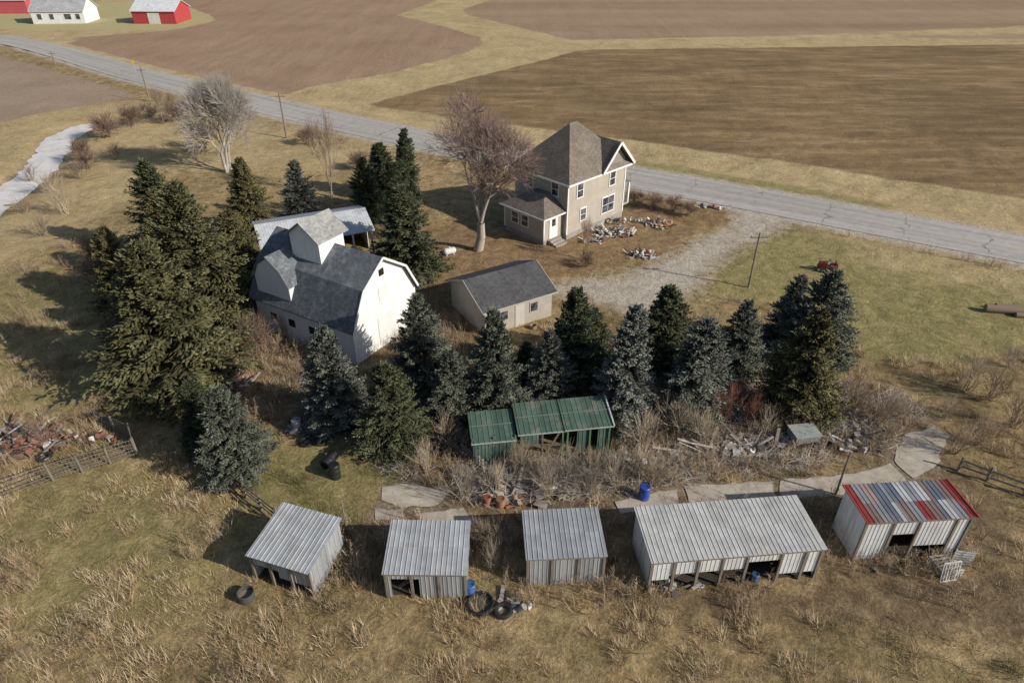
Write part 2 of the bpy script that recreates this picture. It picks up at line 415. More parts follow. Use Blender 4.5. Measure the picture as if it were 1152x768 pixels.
ribbon('stream', STREAM, [-2.0, -1, 0, 1, 2.0], -.36, st.m, .35)

for poly in CONC:
    pts = []
    for i in range(len(poly)):
        a = poly[i]; b = poly[(i + 1) % len(poly)]; L = math.dist(a, b); n = max(1, int(L / .45))
        for k in range(n):
            t = k / n; pts.append((a[0] + (b[0] - a[0]) * t + random.uniform(-.1, .1), a[1] + (b[1] - a[1]) * t + random.uniform(-.1, .1)))
    m = MB((.47, .42, .345)); zt_ = random.uniform(.012, .03)
    m.face([(x, y, zt_) for x, y in pts])
    m.obj('concrete_slab', MT_CONC)

FOOT = []   # building footprints kept clear of weeds
def rect(o, ang, L, W):
    ux, uy = math.cos(ang), math.sin(ang)
    return [o, (o[0] + ux * L, o[1] + uy * L), (o[0] + ux * L - uy * W, o[1] + uy * L + ux * W), (o[0] - uy * W, o[1] + ux * W)]

# ------------------------------------------------------------------ farm sheds
GAL = [(.36, .375, .39), (.40, .415, .43), (.33, .345, .36), (.38, .385, .39)]
WHT = [(.60, .61, .62), (.56, .57, .57), (.64, .64, .64)]
def shed(name, fl, fr, back, zf, zb, roofcols, wallcols, front, posts=(0, .33, .66, 1), upper=None):
    a = P(*fl, zf); b = P(*fr, zf); k = P(*back, zb)
    ang = math.atan2(b[1] - a[1], b[0] - a[0]); L = math.dist(a, b)
    n = (-math.sin(ang), math.cos(ang)); D = (k[0] - a[0]) * n[0] + (k[1] - a[1]) * n[1]
    FOOT.append(rect(a, ang, L, D))
    gp = group(name, a, ang)
    ov = .16
    sl = (zb - zf) / D; T_ = math.hypot(1, sl)
    r = MB(); pw = (L + .04) / len(roofcols) if upper else .7
    if upper:
        h_ = (D + ov) * .52
        r.rib((-0.02, -ov * .5, zf - ov * .5 * sl + .05), (1, 0, 0), L + .04, (0, 1, sl), h_ * T_, cols=roofcols, pw=pw)
        r.rib((-0.02, -ov * .5 + h_ - .1, zf + (h_ - .1) * sl - ov * .5 * sl + .062), (1, 0, 0), L + .04, (0, 1, sl), (D + ov - h_ + .1) * T_, cols=upper, pw=pw)
    else:
        for q in range(2):
            h_ = (D + ov) * .5
            r.rib((-0.02, -ov * .5 + q * (h_ - .02), zf - ov * .5 * sl + q * h_ * sl + .05 + q * .01), (1, 0, 0), L + .04, (0, 1, sl), (h_ + .03) * T_, cols=roofcols[q:] + roofcols[:q])
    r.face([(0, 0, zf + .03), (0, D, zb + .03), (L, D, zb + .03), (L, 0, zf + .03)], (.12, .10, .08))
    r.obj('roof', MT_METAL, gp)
    e = .1; x0, x1, y0, y1 = e, L - e, e + .05, D - e
    wl = MB(wallcols[0])
    def top(y): return zf + sl * y
    wl.rib((x1, y1, -.25), (-1, 0, 0), x1 - x0, (0, 0, 1), top(y1) + .25, cols=wallcols)
    for xx in (x0, x1):
        n_ = 14
        for q in range(n_):
            ya = y0 + (y1 - y0) * q / n_; yb = y0 + (y1 - y0) * (q + 1) / n_
            hw = .012 + (q % 2) * .012
            cc = wallcols[(q // 4) % len(wallcols)]
            wl.hexa([(xx - hw, ya, -.25), (xx + hw, ya, -.25), (xx + hw, yb - .003, -.25), (xx - hw, yb - .003, -.25)],
                    [(xx - hw, ya, top(ya)), (xx + hw, ya, top(ya)), (xx + hw, yb - .003, top(yb)), (xx - hw, yb - .003, top(yb))], cc)
    for (f0, f1, z0) in front:
        z0 = z0 * zf if z0 else -.25
        wl.rib((L * f0 + (e if f0 == 0 else 0), y0 - .04, z0), (1, 0, 0), L * (f1 - f0) - (e if f0 == 0 else 0) - (e if f1 == 1 else 0), (0, 0, 1), zf - z0 - .02, ribs=.2, h=.018, cols=wallcols)
    wl.obj('walls', MT_WALL, gp)
    wd = MB((.22, .185, .15))
    for p in posts:
        px = min(max(p * L, .08), L - .08); wd.box(px - .06, px + .06, .04, .14, -.25, zf - .01)
    wd.box(.0, L, .015, .05, zf - .16, zf + .02)
    for p in np.linspace(.04, .96, 6):
        wd.beam((p * L, .1, zf - .06), (p * L, D - .12, zb - .06), .05, .1)
    wd.box(L * .2, L * .8, D * .6, D * .75, -.1, .45); wd.beam((L * .1, .5, .0), (L * .5, D * .5, .7), .2, .04)
    wd.obj('frame', MT_WOOD, gp)
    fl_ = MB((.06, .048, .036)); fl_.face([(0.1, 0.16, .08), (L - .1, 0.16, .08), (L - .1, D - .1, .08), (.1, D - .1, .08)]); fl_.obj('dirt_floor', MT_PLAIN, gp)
    return gp, L, D
GW = [(.30, .31, .32), (.26, .27, .28), (.33, .34, .35)]
shed('metal_shed', (277, 624), (347, 645), (325, 569), 1.75, 2.1, GAL, GW, [(0, .45, .62), (.45, 1, .35)])
shed('metal_shed', (430, 645), (525, 646), (443, 587), 1.75, 2.05, GAL, GW, [(0, .08, 0), (.42, 1, .0), (.08, .42, .72)])
shed('metal_shed', (592, 629), (683, 625), (590, 576), 1.95, 2.05, [(.31, .325, .34), (.35, .365, .38), (.29, .30, .315)], GW, [(0, .5, 0), (.5, 1, .0)])
g4, L4, D4 = shed('metal_shed', (733, 633), (930, 617), (706, 573), 2.1, 2.2, [(.49, .49, .465), (.53, .53, .505), (.46, .46, .44), (.51, .505, .475)], WHT,
     [(0, .12, .35), (.12, .55, .50), (.55, .76, .70), (.76, 1, .22)], posts=(0, .14, .28, .42, .56, .76, .9, 1))
rd_, pk_, wt_, bl_, gr_, bn_ = (.27, .040, .035), (.38, .25, .22), (.50, .50, .50), (.14, .16, .20), (.26, .27, .285), (.22, .15, .13)
g5, L5, D5 = shed('striped_roof_shed', (976, 588), (1099, 581), (938, 548), 2.75, 2.75, [rd_, bn_, gr_, bl_, wt_, bn_, gr_, rd_, bn_, bl_, wt_, gr_, rd_],
     WHT, [(0, .28, 0), (.28, .52, .62), (.52, .86, .30), (.86, 1, 0)], posts=(0, .28, .52, .86, 1), upper=[rd_, gr_, pk_, bl_, gr_, bl_, wt_, gr_, wt_, bn_, bl_, bn_, rd_])
rt = MB((.34, .05, .04)); rt.beam((-.03, -.12, 2.83), (-.03, D5 + .1, 2.83), .08, .05); rt.beam((L5 + .03, -.12, 2.83), (L5 + .03, D5 + .1, 2.83), .08, .05)
rt.obj('red_roof_trim', MT_PAINT, g5)

# ruined green poultry shed
a = P(530, 496, 2.0); b = P(690, 481, 2.0); ang = math.atan2(b[1] - a[1], b[0] - a[0]); L = math.dist(a, b)
gp = group('green_shed', a, ang); D = 2.3; FOOT.append(rect(a, ang, L, D))
GR = [(.075, .125, .095), (.090, .145, .112), (.064, .105, .082)]
rf = MB()
for (x0, x1, z0, z1, yo) in ((0, .315 * L, 1.85, 2.2, 0), (.325 * L, .66 * L, 2.05, 2.45, .15), (.655 * L, L + .05, 2.12, 2.5, .1)):
    rf.rib((x0, -.1 + yo, z0), (1, 0, 0), x1 - x0, (0, D, z1 - z0), D + .1, ribs=.3, cols=GR)
    rf.beam((x0, -.1 + yo, z0 - .03), (x1, -.1 + yo, z0 - .03), .05, .07, (.34, .37, .33))
    rf.beam((x0, D * .5 + yo, (z0 + z1) / 2 + .045), (x1, D * .5 + yo, (z0 + z1) / 2 + .045), .06, .02, (.16, .21, .17))
rf.beam((L + .05, 0, 2.15), (L + .05, D, 2.55), .08, .1, (.5, .52, .5)); rf.obj('roof', MT_METAL, gp)
wl = MB((.07, .15, .09))
wl.rib((.1, .05, -.2), (1, 0, 0), .30 * L - .1, (0, 0, 1), 1.95, cols=GR, ribs=.2); wl.rib((L, D, -.2), (-1, 0, 0), L, (0, 0, 1), 2.4, cols=GR)
wl.rib((0.1, D, -.2), (0, -1, 0), D - .1, (0, 0, 1), 2.1, cols=GR); wl.rib((L - .05, .1, -.2), (0, 1, 0), D - .1, (0, 0, 1), 2.3, cols=GR)
wl.rib((.36 * L, .2, 1.0), (1, 0, 0), .13 * L, (0, 0, 1), 1.0, cols=GR); wl.rib((.75 * L, .2, .2), (1, 0, 0), .08 * L, (0, 0, 1), 1.8, cols=GR)
wl.rib((.90 * L, .2, -.2), (1, 0, 0), .09 * L, (0, 0, 1), 2.2, cols=GR)
wl.obj('walls', MT_WALL, gp)
wd = MB((.16, .13, .10))
for p in (.01, .16, .31, .35, .50, .645, .68, .84, .98): wd.box(p * L - .05, p * L + .05, .1, .2, -.2, 2.0, (.10, .17, .10) if random.random() < .5 else None)
wd.beam((.33 * L, .15, 1.2), (.64 * L, .15, 1.0), .04, .15); wd.beam((.5 * L, .12, .0), (.62 * L, .15, 1.9), .04, .12)
wd.obj('frame', MT_WOOD, gp)

# ------------------------------------------------------------------ generic gable building (local x = ridge)
def gable(name, o, ang, L, W, ze, zr, wallc, roofc, wallm, roofm, ov=.3, wins=(), gwins=(), trim=(.6, .6, .58)):
    gp = group(name, o, ang); FOOT.append(rect(o, ang, L, W))
    wl = MB(wallc)
    wl.face([(0, 0, -.3), (L, 0, -.3), (L, 0, ze), (0, 0, ze)]); wl.face([(L, W, -.3), (0, W, -.3), (0, W, ze), (L, W, ze)])
    wl.face([(0, W, -.3), (0, 0, -.3), (0, 0, ze), (0, W / 2, zr), (0, W, ze)]); wl.face([(L, 0, -.3), (L, W, -.3), (L, W, ze), (L, W / 2, zr), (L, 0, ze)])
    wl.obj('walls', wallm, gp)
    sl = (zr - ze) / (W / 2); r = MB(roofc); t = .09
    for sgn in (1, -1):
        y0 = -ov if sgn > 0 else W + ov; z0 = ze - ov * sl + .03
        b = [(-ov, y0, z0), (L + ov, y0, z0), (L + ov, W / 2, zr + .03), (-ov, W / 2, zr + .03)]
        r.hexa(b, [(x, y, z + t) for x, y, z in b])
    r.obj('roof', roofm, gp)
    tr = MB(trim)
    tr.beam((-ov, -ov - .02, ze - ov * sl + .04), (L + ov, -ov - .02, ze - ov * sl + .04), .04, .12)
    for x in (-ov - .02, L + ov + .02):
        tr.beam((x, -ov, ze - ov * sl + .05), (x, W / 2, zr + .06), .04, .13); tr.beam((x, W + ov, ze - ov * sl + .05), (x, W / 2, zr + .06), .04, .13)
    gl = MB()
    for (x, z, w_, h_) in wins:
        tr.box(x - w_ / 2 - .08, x + w_ / 2 + .08, -.05, -.004, z - h_ / 2 - .08, z + h_ / 2 + .08); gl.box(x - w_ / 2, x + w_ / 2, -.06, -.052, z - h_ / 2, z + h_ / 2)
    for (y, z, w_, h_) in gwins:
        tr.box(-.05, -.004, y - w_ / 2 - .08, y + w_ / 2 + .08, z - h_ / 2 - .08, z + h_ / 2 + .08); gl.box(-.06, -.052, y - w_ / 2, y + w_ / 2, z - h_ / 2, z + h_ / 2)
    tr.obj('trim', MT_PAINT, gp)
    if gl.v: gl.obj('windows', MT_GLASS, gp)
    return gp
gg = gable('garage', P(546, 379), math.radians(31), 5.8, 5.4, 2.25, 3.45, (.41, .375, .32), (.085, .085, .09), MT_SIDE, MT_SHIN, wins=((1.6, 1.35, .6, .7), (4.2, 1.35, .6, .7)), trim=(.40, .38, .34))
dd = MB((.5, .47, .42)); dd.box(2.55, 3.35, -.04, -.005, -.05, 1.95); dd.obj('door', MT_PAINT, gg)
fh = gable('distant_farmhouse', P(38, 27), math.radians(3), 13, 8, 3, 5.6, (.74, .74, .74), (.36, .37, .38), MT_SIDE, MT_SHIN, wins=((2, 1.6, 1, 1.2), (5, 1.6, 1, 1.2), (9, 1.6, 1.6, 1.2), (11.5, 1.6, 1, 1.2)), gwins=((4, 1.6, 1, 1.2),))
fd_ = gable('red_machine_shed', P(151, 27), math.radians(-2), 11, 9, 3.0, 5.0, (.40, .055, .06), (.66, .68, .70), MT_PAINT, MT_METAL)
q = MB((.6, .6, .58)); q.box(4, 7, -.06, -.01, 0, 2.6); q.obj('door', MT_PAINT, fd_)
gable('red_machine_shed', P(-22, 16), math.radians(3), 13, 10, 3.4, 5.5, (.45, .09, .11), (.50, .15, .16), MT_PAINT, MT_METAL)

# ------------------------------------------------------------------ farmhouse
hx = P(637, 269); HA = math.radians(44); hp = group('farmhouse', hx, HA); FOOT.append(rect(hx, HA, 9, 7))
LX, LY, ZE = 8.3, 6.8, 5.45
tan = (.405, .37, .315)
wl = MB(tan); wl.box(0, LX, 0, LY, .45, ZE)
wl.box(-2.6, -.003, .5, 5.6, .45, 2.75)
wl.obj('walls', MT_SIDE, hp)
fn = MB((.30, .29, .27)); fn.box(-.03, LX + .03, -.03, LY + .03, -.3, .45); fn.box(-2.63, -.05, .47, 5.63, -.3, .45); fn.obj('foundation', MT_CONC, hp)
ro = MB((.175, .15, .125)); o = .5; ap = (LX / 2 - .5, LY / 2, 9.45); aq = (LX / 2 + .5, LY / 2, 9.45)
c0, c1, c2, c3 = (-o, -o, ZE), (LX + o, -o, ZE), (LX + o, LY + o, ZE), (-o, LY + o, ZE)
ro.face([c0, c1, aq, ap]); ro.face([c1, c2, aq]); ro.face([c2, c3, ap, aq]); ro.face([c3, c0, ap]); ro.face([c3, c2, c1, c0], (.6, .58, .55))
e0, e1, e2, e3 = (-3.0, .1, 2.72), (0, .1, 2.72), (0, 6.0, 2.72), (-3.0, 6.0, 2.72)
ro.face([e0, e1, (0, 2.2, 4.0), (-.9, 2.2, 4.0)]); ro.face([e3, e0, (-.9, 2.2, 4.0), (-.9, 3.9, 4.0)]); ro.face([e2, e3, (-.9, 3.9, 4.0), (0, 3.9, 4.0)]); ro.face([(-.9, 2.2, 4.0), (0, 2.2, 4.0), (0, 3.9, 4.0), (-.9, 3.9, 4.0)]); ro.face([e3, e2, e1, e0], (.6, .58, .55))
gx0, gx1, gz, pk = 4.15, 8.85, 5.42, 7.85; gm_ = (gx0 + gx1) / 2
for xe in (gx0, gx1):
    b_ = [(xe, -.62, gz), (gm_, -.62, pk), (gm_, 3.2, pk), (xe, 2.2, gz)]
    ro.hexa(b_, [(x, y, z + .1) for x, y, z in b_])
ro.hexa([(LX + .0, 1.0, 3.0), (LX + 2.5, 1.0, 2.6), (LX + 2.5, LY, 2.6), (LX, LY, 3.0)], [(LX + .0, 1.0, 3.12), (LX + 2.5, 1.0, 2.72), (LX + 2.5, LY, 2.72), (LX, LY, 3.12)])
ro.obj('roof', MT_SHIN, hp)
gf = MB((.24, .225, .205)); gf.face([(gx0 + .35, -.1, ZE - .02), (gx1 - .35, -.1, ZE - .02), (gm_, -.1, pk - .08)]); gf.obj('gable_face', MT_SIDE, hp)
tr = MB((.72, .71, .69)); gl = MB()
for xe in (gx0, gx1): tr.beam((xe, -.65, gz + .03), (gm_, -.65, pk + .05), .06, .24)
tr.beam((gx0 + .1, -.2, gz - .05), (gx1 - .1, -.2, gz - .05), .3, .16)
for A_, B_ in ((c0, c1), (c0, c3), (c1, c2)): tr.beam((A_[0], A_[1], ZE - .08), (B_[0], B_[1], ZE - .08), .06, .18)
tr.beam((-3.0, .1, 2.66), (-3.0, 6.0, 2.66), .06, .14); tr.beam((-3.0, .1, 2.66), (0, .1, 2.66), .06, .14)
for x, y in ((-.02, -.02), (LX + .0, -.02), (-.02, LY)): tr.box(x - .07, x + .07, y - .03, y + .07, .45, ZE - .1)
for x, y in ((-2.62, .48), (-2.62, 5.6)): tr.box(x - .03, x + .1, y - .03, y + .1, .45, 2.7)
def fwin(x, z, w_, h_, n=1):
    for k in range(n):
        xx = x + (k - (n - 1) / 2) * (w_ + .1)
        tr.box(xx - w_ / 2 - .11, xx + w_ / 2 + .11, -.07, -.004, z - h_ / 2 - .11, z + h_ / 2 + .13)
        gl.box(xx - w_ / 2, xx + w_ / 2, -.085, -.072, z - h_ / 2, z - .03); gl.box(xx - w_ / 2, xx + w_ / 2, -.085, -.072, z + .03, z + h_ / 2)
def lwin(y, z, w_, h_, x=0):
    tr.box(x - .07, x - .004, y - w_ / 2 - .11, y + w_ / 2 + .11, z - h_ / 2 - .11, z + h_ / 2 + .13)
    gl.box(x - .085, x - .072, y - w_ / 2, y + w_ / 2, z - h_ / 2, z - .03); gl.box(x - .085, x - .072, y - w_ / 2, y + w_ / 2, z + .03, z + h_ / 2)
fwin(1.6, 4.4, .75, 1.3); fwin(6.3, 4.4, .75, 1.3); fwin(2.2, 1.9, .7, 1.1); fwin(5.9, 1.9, .8, 1.5, 2); fwin(gm_, 6.2, .45, .6)
lwin(1.6, 4.5, .75, 1.2); lwin(4.9, 4.5, .75, 1.2); lwin(4.2, 1.75, .8, 1.0, -2.6); lwin(2.9, 1.75, .8, 1.0, -2.6); lwin(6.25, 1.9, .6, 1.2)
tr.box(-1.9, -.8, .43, .497, .45, 2.6); gl.box(-1.6, -1.1, .415, .428, 1.6, 2.3)
for x in (LX + .15, LX + 2.35):
    for y in (1.15, 4, LY - .15): tr.box(x - .09, x + .09, y - .09, y + .09, .5, 2.68)
tr.box(LX + 2.3, LX + 2.36, 1.15, LY - .2, 1.2, 1.28); tr.box(LX + 2.3, LX + 2.36, 1.15, LY - .2, .6, .66)
for y in np.arange(1.3, LY - .2, .25): tr.box(LX + 2.31, LX + 2.35, y, y + .04, .66, 1.2)
tr.box(LX, LX + 2.45, 1.05, LY, .35, .5, (.4, .38, .35))
tr.obj('trim', MT_PAINT, hp); gl.obj('windows', MT_GLASS, hp)
sp = MB((.34, .30, .26))
for k in range(3): sp.box(-2.1, -.6, .4 - .35 * (k + 1) - .0, .4 - .35 * k, -.2, .4 - .13 * k)
sp.obj('stoop', MT_WOOD, hp)

# ------------------------------------------------------------------ barn
bo = P(402, 410); BA = math.radians(59); bp = group('gambrel_barn', bo, BA)
# local x = along gable face (to the right), y = away along the ridge
BW, BL = 6.8, 9.4; FOOT.append(rect(bo, BA, BW, BL))
prof = [(0, 3.1), (1.15, 5.2), (BW / 2, 6.75), (BW - 1.15, 5.2), (BW, 3.1)]
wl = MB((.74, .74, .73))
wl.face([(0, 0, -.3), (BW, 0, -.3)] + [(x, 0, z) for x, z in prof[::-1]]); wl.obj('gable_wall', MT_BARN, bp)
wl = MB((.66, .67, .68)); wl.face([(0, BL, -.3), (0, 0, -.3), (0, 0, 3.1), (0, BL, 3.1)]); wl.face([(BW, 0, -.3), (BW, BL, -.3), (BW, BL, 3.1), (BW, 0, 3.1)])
wl.face([(BW, BL, -.3), (0, BL, -.3)] + [(x, BL, z) for x, z in prof])
wl.obj('side_walls', MT_BARN, bp)
# cross wing with its gable in the left roof slope
wx, wy0, wy1 = .05, 5.6, 8.9; wm = (wy0 + wy1) / 2
wg = MB((.66, .67, .68)); wg.face([(wx, wy1, 2.9), (wx, wy0, 2.9), (wx, wy0, 4.6), (wx, wy0 + .5, 5.5), (wx, wm, 6.3), (wx, wy1 - .5, 5.5), (wx, wy1, 4.6)])
wg.face([(wx, wy0, 2.9), (2.0, wy0, 2.9), (2.0, wy0, 4.6), (wx, wy0, 4.6)]); wg.obj('wing_wall', MT_BARN, bp)
ro = MB((.125, .138, .15))
for i, ((xa, za), (xb, zb_)) in enumerate(zip(prof, prof[1:])):
    if i == 0: xa -= .3; za -= .5
    if i == 3: xb += .3; zb_ -= .5
    b_ = [(xa, -.3, za + .02), (xb, -.3, zb_ + .02), (xb, BL + .3, zb_ + .02), (xa, BL + .3, za + .02)]
    ro.hexa(b_, [(x, y, z + .08) for x, y, z in b_])
wp = [(wy0 - .2, 4.4), (wy0 + .5, 5.55), (wm, 6.35), (wy1 - .5, 5.55), (wy1 + .2, 4.4)]
for (ya, za), (yb, zb_) in zip(wp, wp[1:]):
    b_ = [(wx - .2, ya, za), (3.3, ya, za), (3.3, yb, zb_), (wx - .2, yb, zb_)]; ro.hexa(b_, [(x, y, z + .07) for x, y, z in b_])
ro.obj('roof', MT_SHINP, bp)
tr = MB((.7, .7, .68))
for (xa, za), (xb, zb_) in zip(prof, prof[1:]): tr.beam((xa, -.33, za + .04), (xb, -.33, zb_ + .04), .05, .16)
tr.box(2.5, 4.3, -.04, -.01, -.1, 2.4, (.68, .68, .66)); tr.box(2.9, 3.9, -.04, -.01, 3.6, 4.7, (.66, .66, .64))
tr.obj('trim', MT_PAINT, bp)
gl = MB(); gl.box(3.15, 3.65, -.03, -.01, 5.4, 5.9)
for y in (1.6, 3.6, 5.6, 7.4): gl.box(-.03, -.005, y, y + .6, 1.2, 1.8)
gl.obj('windows', MT_DARK, bp)
hh = MB((.72, .72, .71)); x0, x1, y0, y1 = 1.9, 4.3, 4.0, 6.7; zt, zp = 7.6, 8.6
hh.face([(x0, y0, 5), (x1, y0, 5), (x1, y0, zt), (x0, y0, zt)]); hh.face([(x1, y1, 5), (x0, y1, 5), (x0, y1, zt), (x1, y1, zt)])
ym_ = (y0 + y1) / 2
hh.face([(x0, y1, 5), (x0, y0, 5), (x0, y0, zt), (x0, ym_, zp), (x0, y1, zt)]); hh.face([(x1, y0, 5), (x1, y1, 5), (x1, y1, zt), (x1, ym_, zp), (x1, y0, zt)])
hh.obj('cupola_walls', MT_BARN, bp)
hr = MB((.28, .28, .27))
for ya in (y0 - .3, y1 + .3):
    b_ = [(x0 - .3, ya, zt - .18), (x1 + .3, ya, zt - .18), (x1 + .3, ym_, zp + .03), (x0 - .3, ym_, zp + .03)]
    hr.hexa(b_, [(x, y, z + .08) for x, y, z in b_])
hr.obj('cupola_roof', MT_SHINP, bp)

# open machine shed behind the barn
mo = (-20.6, 51.5); ma = math.radians(24)
mp = group('open_machine_shed', mo, ma); L, W = 9.2, 5.8; FOOT.append(rect(mo, ma, L, W))
r_ = MB(); r_.rib((-.2, -.3, 2.75), (1, 0, 0), L + .4, (0, W / 2 + .3, .95), math.hypot(W / 2 + .3, .95), cols=[(.52, .55, .57), (.56, .58, .60)], h=.015); r_.rib((L + .2, W + .3, 2.75), (-1, 0, 0), L + .4, (0, -W / 2 - .3, .95), math.hypot(W / 2 + .3, .95), cols=[(.50, .53, .55)])
r_.obj('roof', MT_METAL, mp)
wl = MB((.66, .66, .65)); wl.box(0, 5.6, 0, .06, -.3, 2.75); wl.box(0, .06, .07, W, -.3, 2.75); wl.box(.07, L, W - .06, W, -.3, 2.75)
wl.face([(0.03, 0, 2.75), (0.03, W, 2.75), (.03, W / 2, 3.6)]); wl.face([(L - .03, 0, 2.75), (L - .03, W / 2, 3.6), (L - .03, W, 2.75)]); wl.box(L - .06, L, 2.2, W - .07, -.3, 2.75)
for x in (5.7, 7.4, 9.05): wl.box(x, x + .15, 0, .15, -.3, 2.75)
wl.obj('walls', MT_BARN, mp)

# ------------------------------------------------------------------ trees
def spruce(seed, H, R, dark, light, nb=330, trunk=(.12, .10, .08), ragged=.25):
    g_ = np.random.default_rng(seed); Vs = []; Ts = []; Cs = []; n0 = 0
    hs = np.sort(g_.random(nb) ** 1.1) * .965 + .015
    dark = np.array(dark); light = np.array(light)
    ph = g_.random(8) * 6.28
    for h in hs:
        a = g_.random() * 2 * np.pi
        bulge = 1 + .16 * math.sin(a * 2 + ph[0] + h * 3) + .13 * math.sin(a * 3 + ph[1] - h * 7) + .10 * math.sin(a * 5 + h * 14 + ph[2])
        Lb = R * ((1 - h) ** .72) * (1 - ragged + 1.5 * ragged * g_.random()) * bulge * .93 + .10
        if h < .10: Lb *= .80
        el = math.radians(-10 + 46 * h ** 1.3 + g_.normal() * 7)
        nt_ = int(8 + 12 * Lb / R); t = np.linspace(.30, 1, nt_)
        bx, by = math.cos(a), math.sin(a)
        r_ = Lb * t * math.cos(el); z = h * H + Lb * t * math.sin(el) - .12 * Lb * t ** 2 + .10 * Lb * t ** 4
        cen = np.stack([bx * r_, by * r_, z], 1)
        out = np.array([bx, by, math.sin(el) - .1]); side = np.array([-by, bx, 0])
        br = g_.uniform(.55, 1.35)
        for sgn in (-1, 1, 0):
            k = nt_
            tl = (.13 + .26 * Lb * (1.12 - t)) * g_.uniform(.6, 1.35, k)
            if sgn == 0: tl = np.full(k, .20) * g_.uniform(.7, 1.5, k)
            sp_ = g_.uniform(.4, 1.2, k)[:, None] * sgn
            d_ = out * .7 + side * sp_ + np.stack([np.zeros(k), np.zeros(k), (g_.uniform(-.4, .25, k) if sgn else g_.uniform(.1, .9, k))], 1)
            d_ /= np.linalg.norm(d_, axis=1)[:, None]
            p = cen + g_.normal(0, .05, (k, 3)); tip = p + d_ * tl[:, None]
            w_ = (.035 + .055 * tl)[:, None]
            pr = np.cross(d_, [0, 0, 1.0]); pr /= np.linalg.norm(pr, axis=1)[:, None] + 1e-6
            mid = p + d_ * tl[:, None] * .5
            A = p; B = mid + pr * w_ - [0, 0, .03]; C = mid - pr * w_ - [0, 0, .03]; D_ = tip; E = mid + [0, 0, .04]
            Vv = np.stack([A, B, C, D_, E], 1).reshape(-1, 3)
            base = n0 + np.arange(k)[:, None] * 5
            Tt = np.concatenate([base + [0, 1, 4], base + [1, 3, 4], base + [0, 4, 2], base + [4, 3, 2]])
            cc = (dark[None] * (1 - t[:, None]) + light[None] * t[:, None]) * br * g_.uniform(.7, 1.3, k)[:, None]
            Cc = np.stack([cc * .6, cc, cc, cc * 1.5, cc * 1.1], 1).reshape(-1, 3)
            Vs.append(Vv); Ts.append(Tt); Cs.append(Cc); n0 += len(Vv)
    m = 8
    for (za, zb_, ra, rb) in ((-.3, H * .5, R * .055 + .05, R * .035), (H * .5, H * .98, R * .035, .015)):
        th = np.arange(m) * 2 * np.pi / m
        Vv = np.concatenate([np.stack([ra * np.cos(th), ra * np.sin(th), np.full(m, za)], 1), np.stack([rb * np.cos(th), rb * np.sin(th), np.full(m, zb_)], 1)])
        i = np.arange(m); j = (i + 1) % m
        Tt = np.concatenate([np.stack([i, j, j + m], 1), np.stack([i, j + m, i + m], 1)]) + n0
        Vs.append(Vv); Ts.append(Tt); Cs.append(np.tile(trunk, (2 * m, 1))); n0 += 2 * m
    return fastmesh('spruce_mesh', np.concatenate(Vs), np.concatenate(Ts), np.concatenate(Cs), MT_TREE)
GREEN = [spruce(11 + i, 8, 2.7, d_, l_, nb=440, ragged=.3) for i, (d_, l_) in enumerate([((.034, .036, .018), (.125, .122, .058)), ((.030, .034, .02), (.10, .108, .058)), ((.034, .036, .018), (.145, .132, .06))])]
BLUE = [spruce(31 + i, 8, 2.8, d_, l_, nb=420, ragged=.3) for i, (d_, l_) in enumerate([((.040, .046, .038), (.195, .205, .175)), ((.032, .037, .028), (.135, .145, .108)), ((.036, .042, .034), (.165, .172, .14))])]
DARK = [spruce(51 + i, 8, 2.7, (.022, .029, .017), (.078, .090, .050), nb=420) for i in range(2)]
def tree(kind, u, vb, vt, wpx, name='spruce_tree'):
    xy = P(u, vb); h = height_at(xy, vt)
    dep = xy[1] * C_ + (CH - h * .3) * S_
    R_ = wpx / 2 * dep / F
    me = random.choice(kind)
    o = objof(name, me); o.location = (*xy, -.1)
    o.scale = (R_ / 2.6, R_ / 2.6 * random.uniform(.92, 1.08), h / 8); o.rotation_euler = (random.uniform(-.04, .04), random.uniform(-.04, .04), random.uniform(0, 6.28))
    return o
random.seed(3)
B1 = BLUE[1:3]
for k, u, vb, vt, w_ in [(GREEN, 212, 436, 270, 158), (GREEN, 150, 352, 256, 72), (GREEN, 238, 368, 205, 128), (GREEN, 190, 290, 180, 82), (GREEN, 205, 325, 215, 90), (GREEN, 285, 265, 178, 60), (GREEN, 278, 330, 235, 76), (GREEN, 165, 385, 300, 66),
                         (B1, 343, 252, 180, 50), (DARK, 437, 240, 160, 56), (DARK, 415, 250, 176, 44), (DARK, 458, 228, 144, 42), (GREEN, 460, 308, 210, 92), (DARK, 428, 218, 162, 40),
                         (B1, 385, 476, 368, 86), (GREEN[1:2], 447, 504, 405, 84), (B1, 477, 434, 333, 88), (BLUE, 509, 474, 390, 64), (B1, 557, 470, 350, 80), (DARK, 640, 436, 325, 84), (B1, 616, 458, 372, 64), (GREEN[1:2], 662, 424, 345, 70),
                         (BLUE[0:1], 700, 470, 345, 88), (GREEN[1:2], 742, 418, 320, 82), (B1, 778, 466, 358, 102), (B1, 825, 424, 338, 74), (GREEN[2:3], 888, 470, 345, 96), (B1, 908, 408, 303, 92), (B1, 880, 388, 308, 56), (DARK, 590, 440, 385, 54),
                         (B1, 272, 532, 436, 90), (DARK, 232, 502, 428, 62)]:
    tree(k, u, vb, vt, w_)

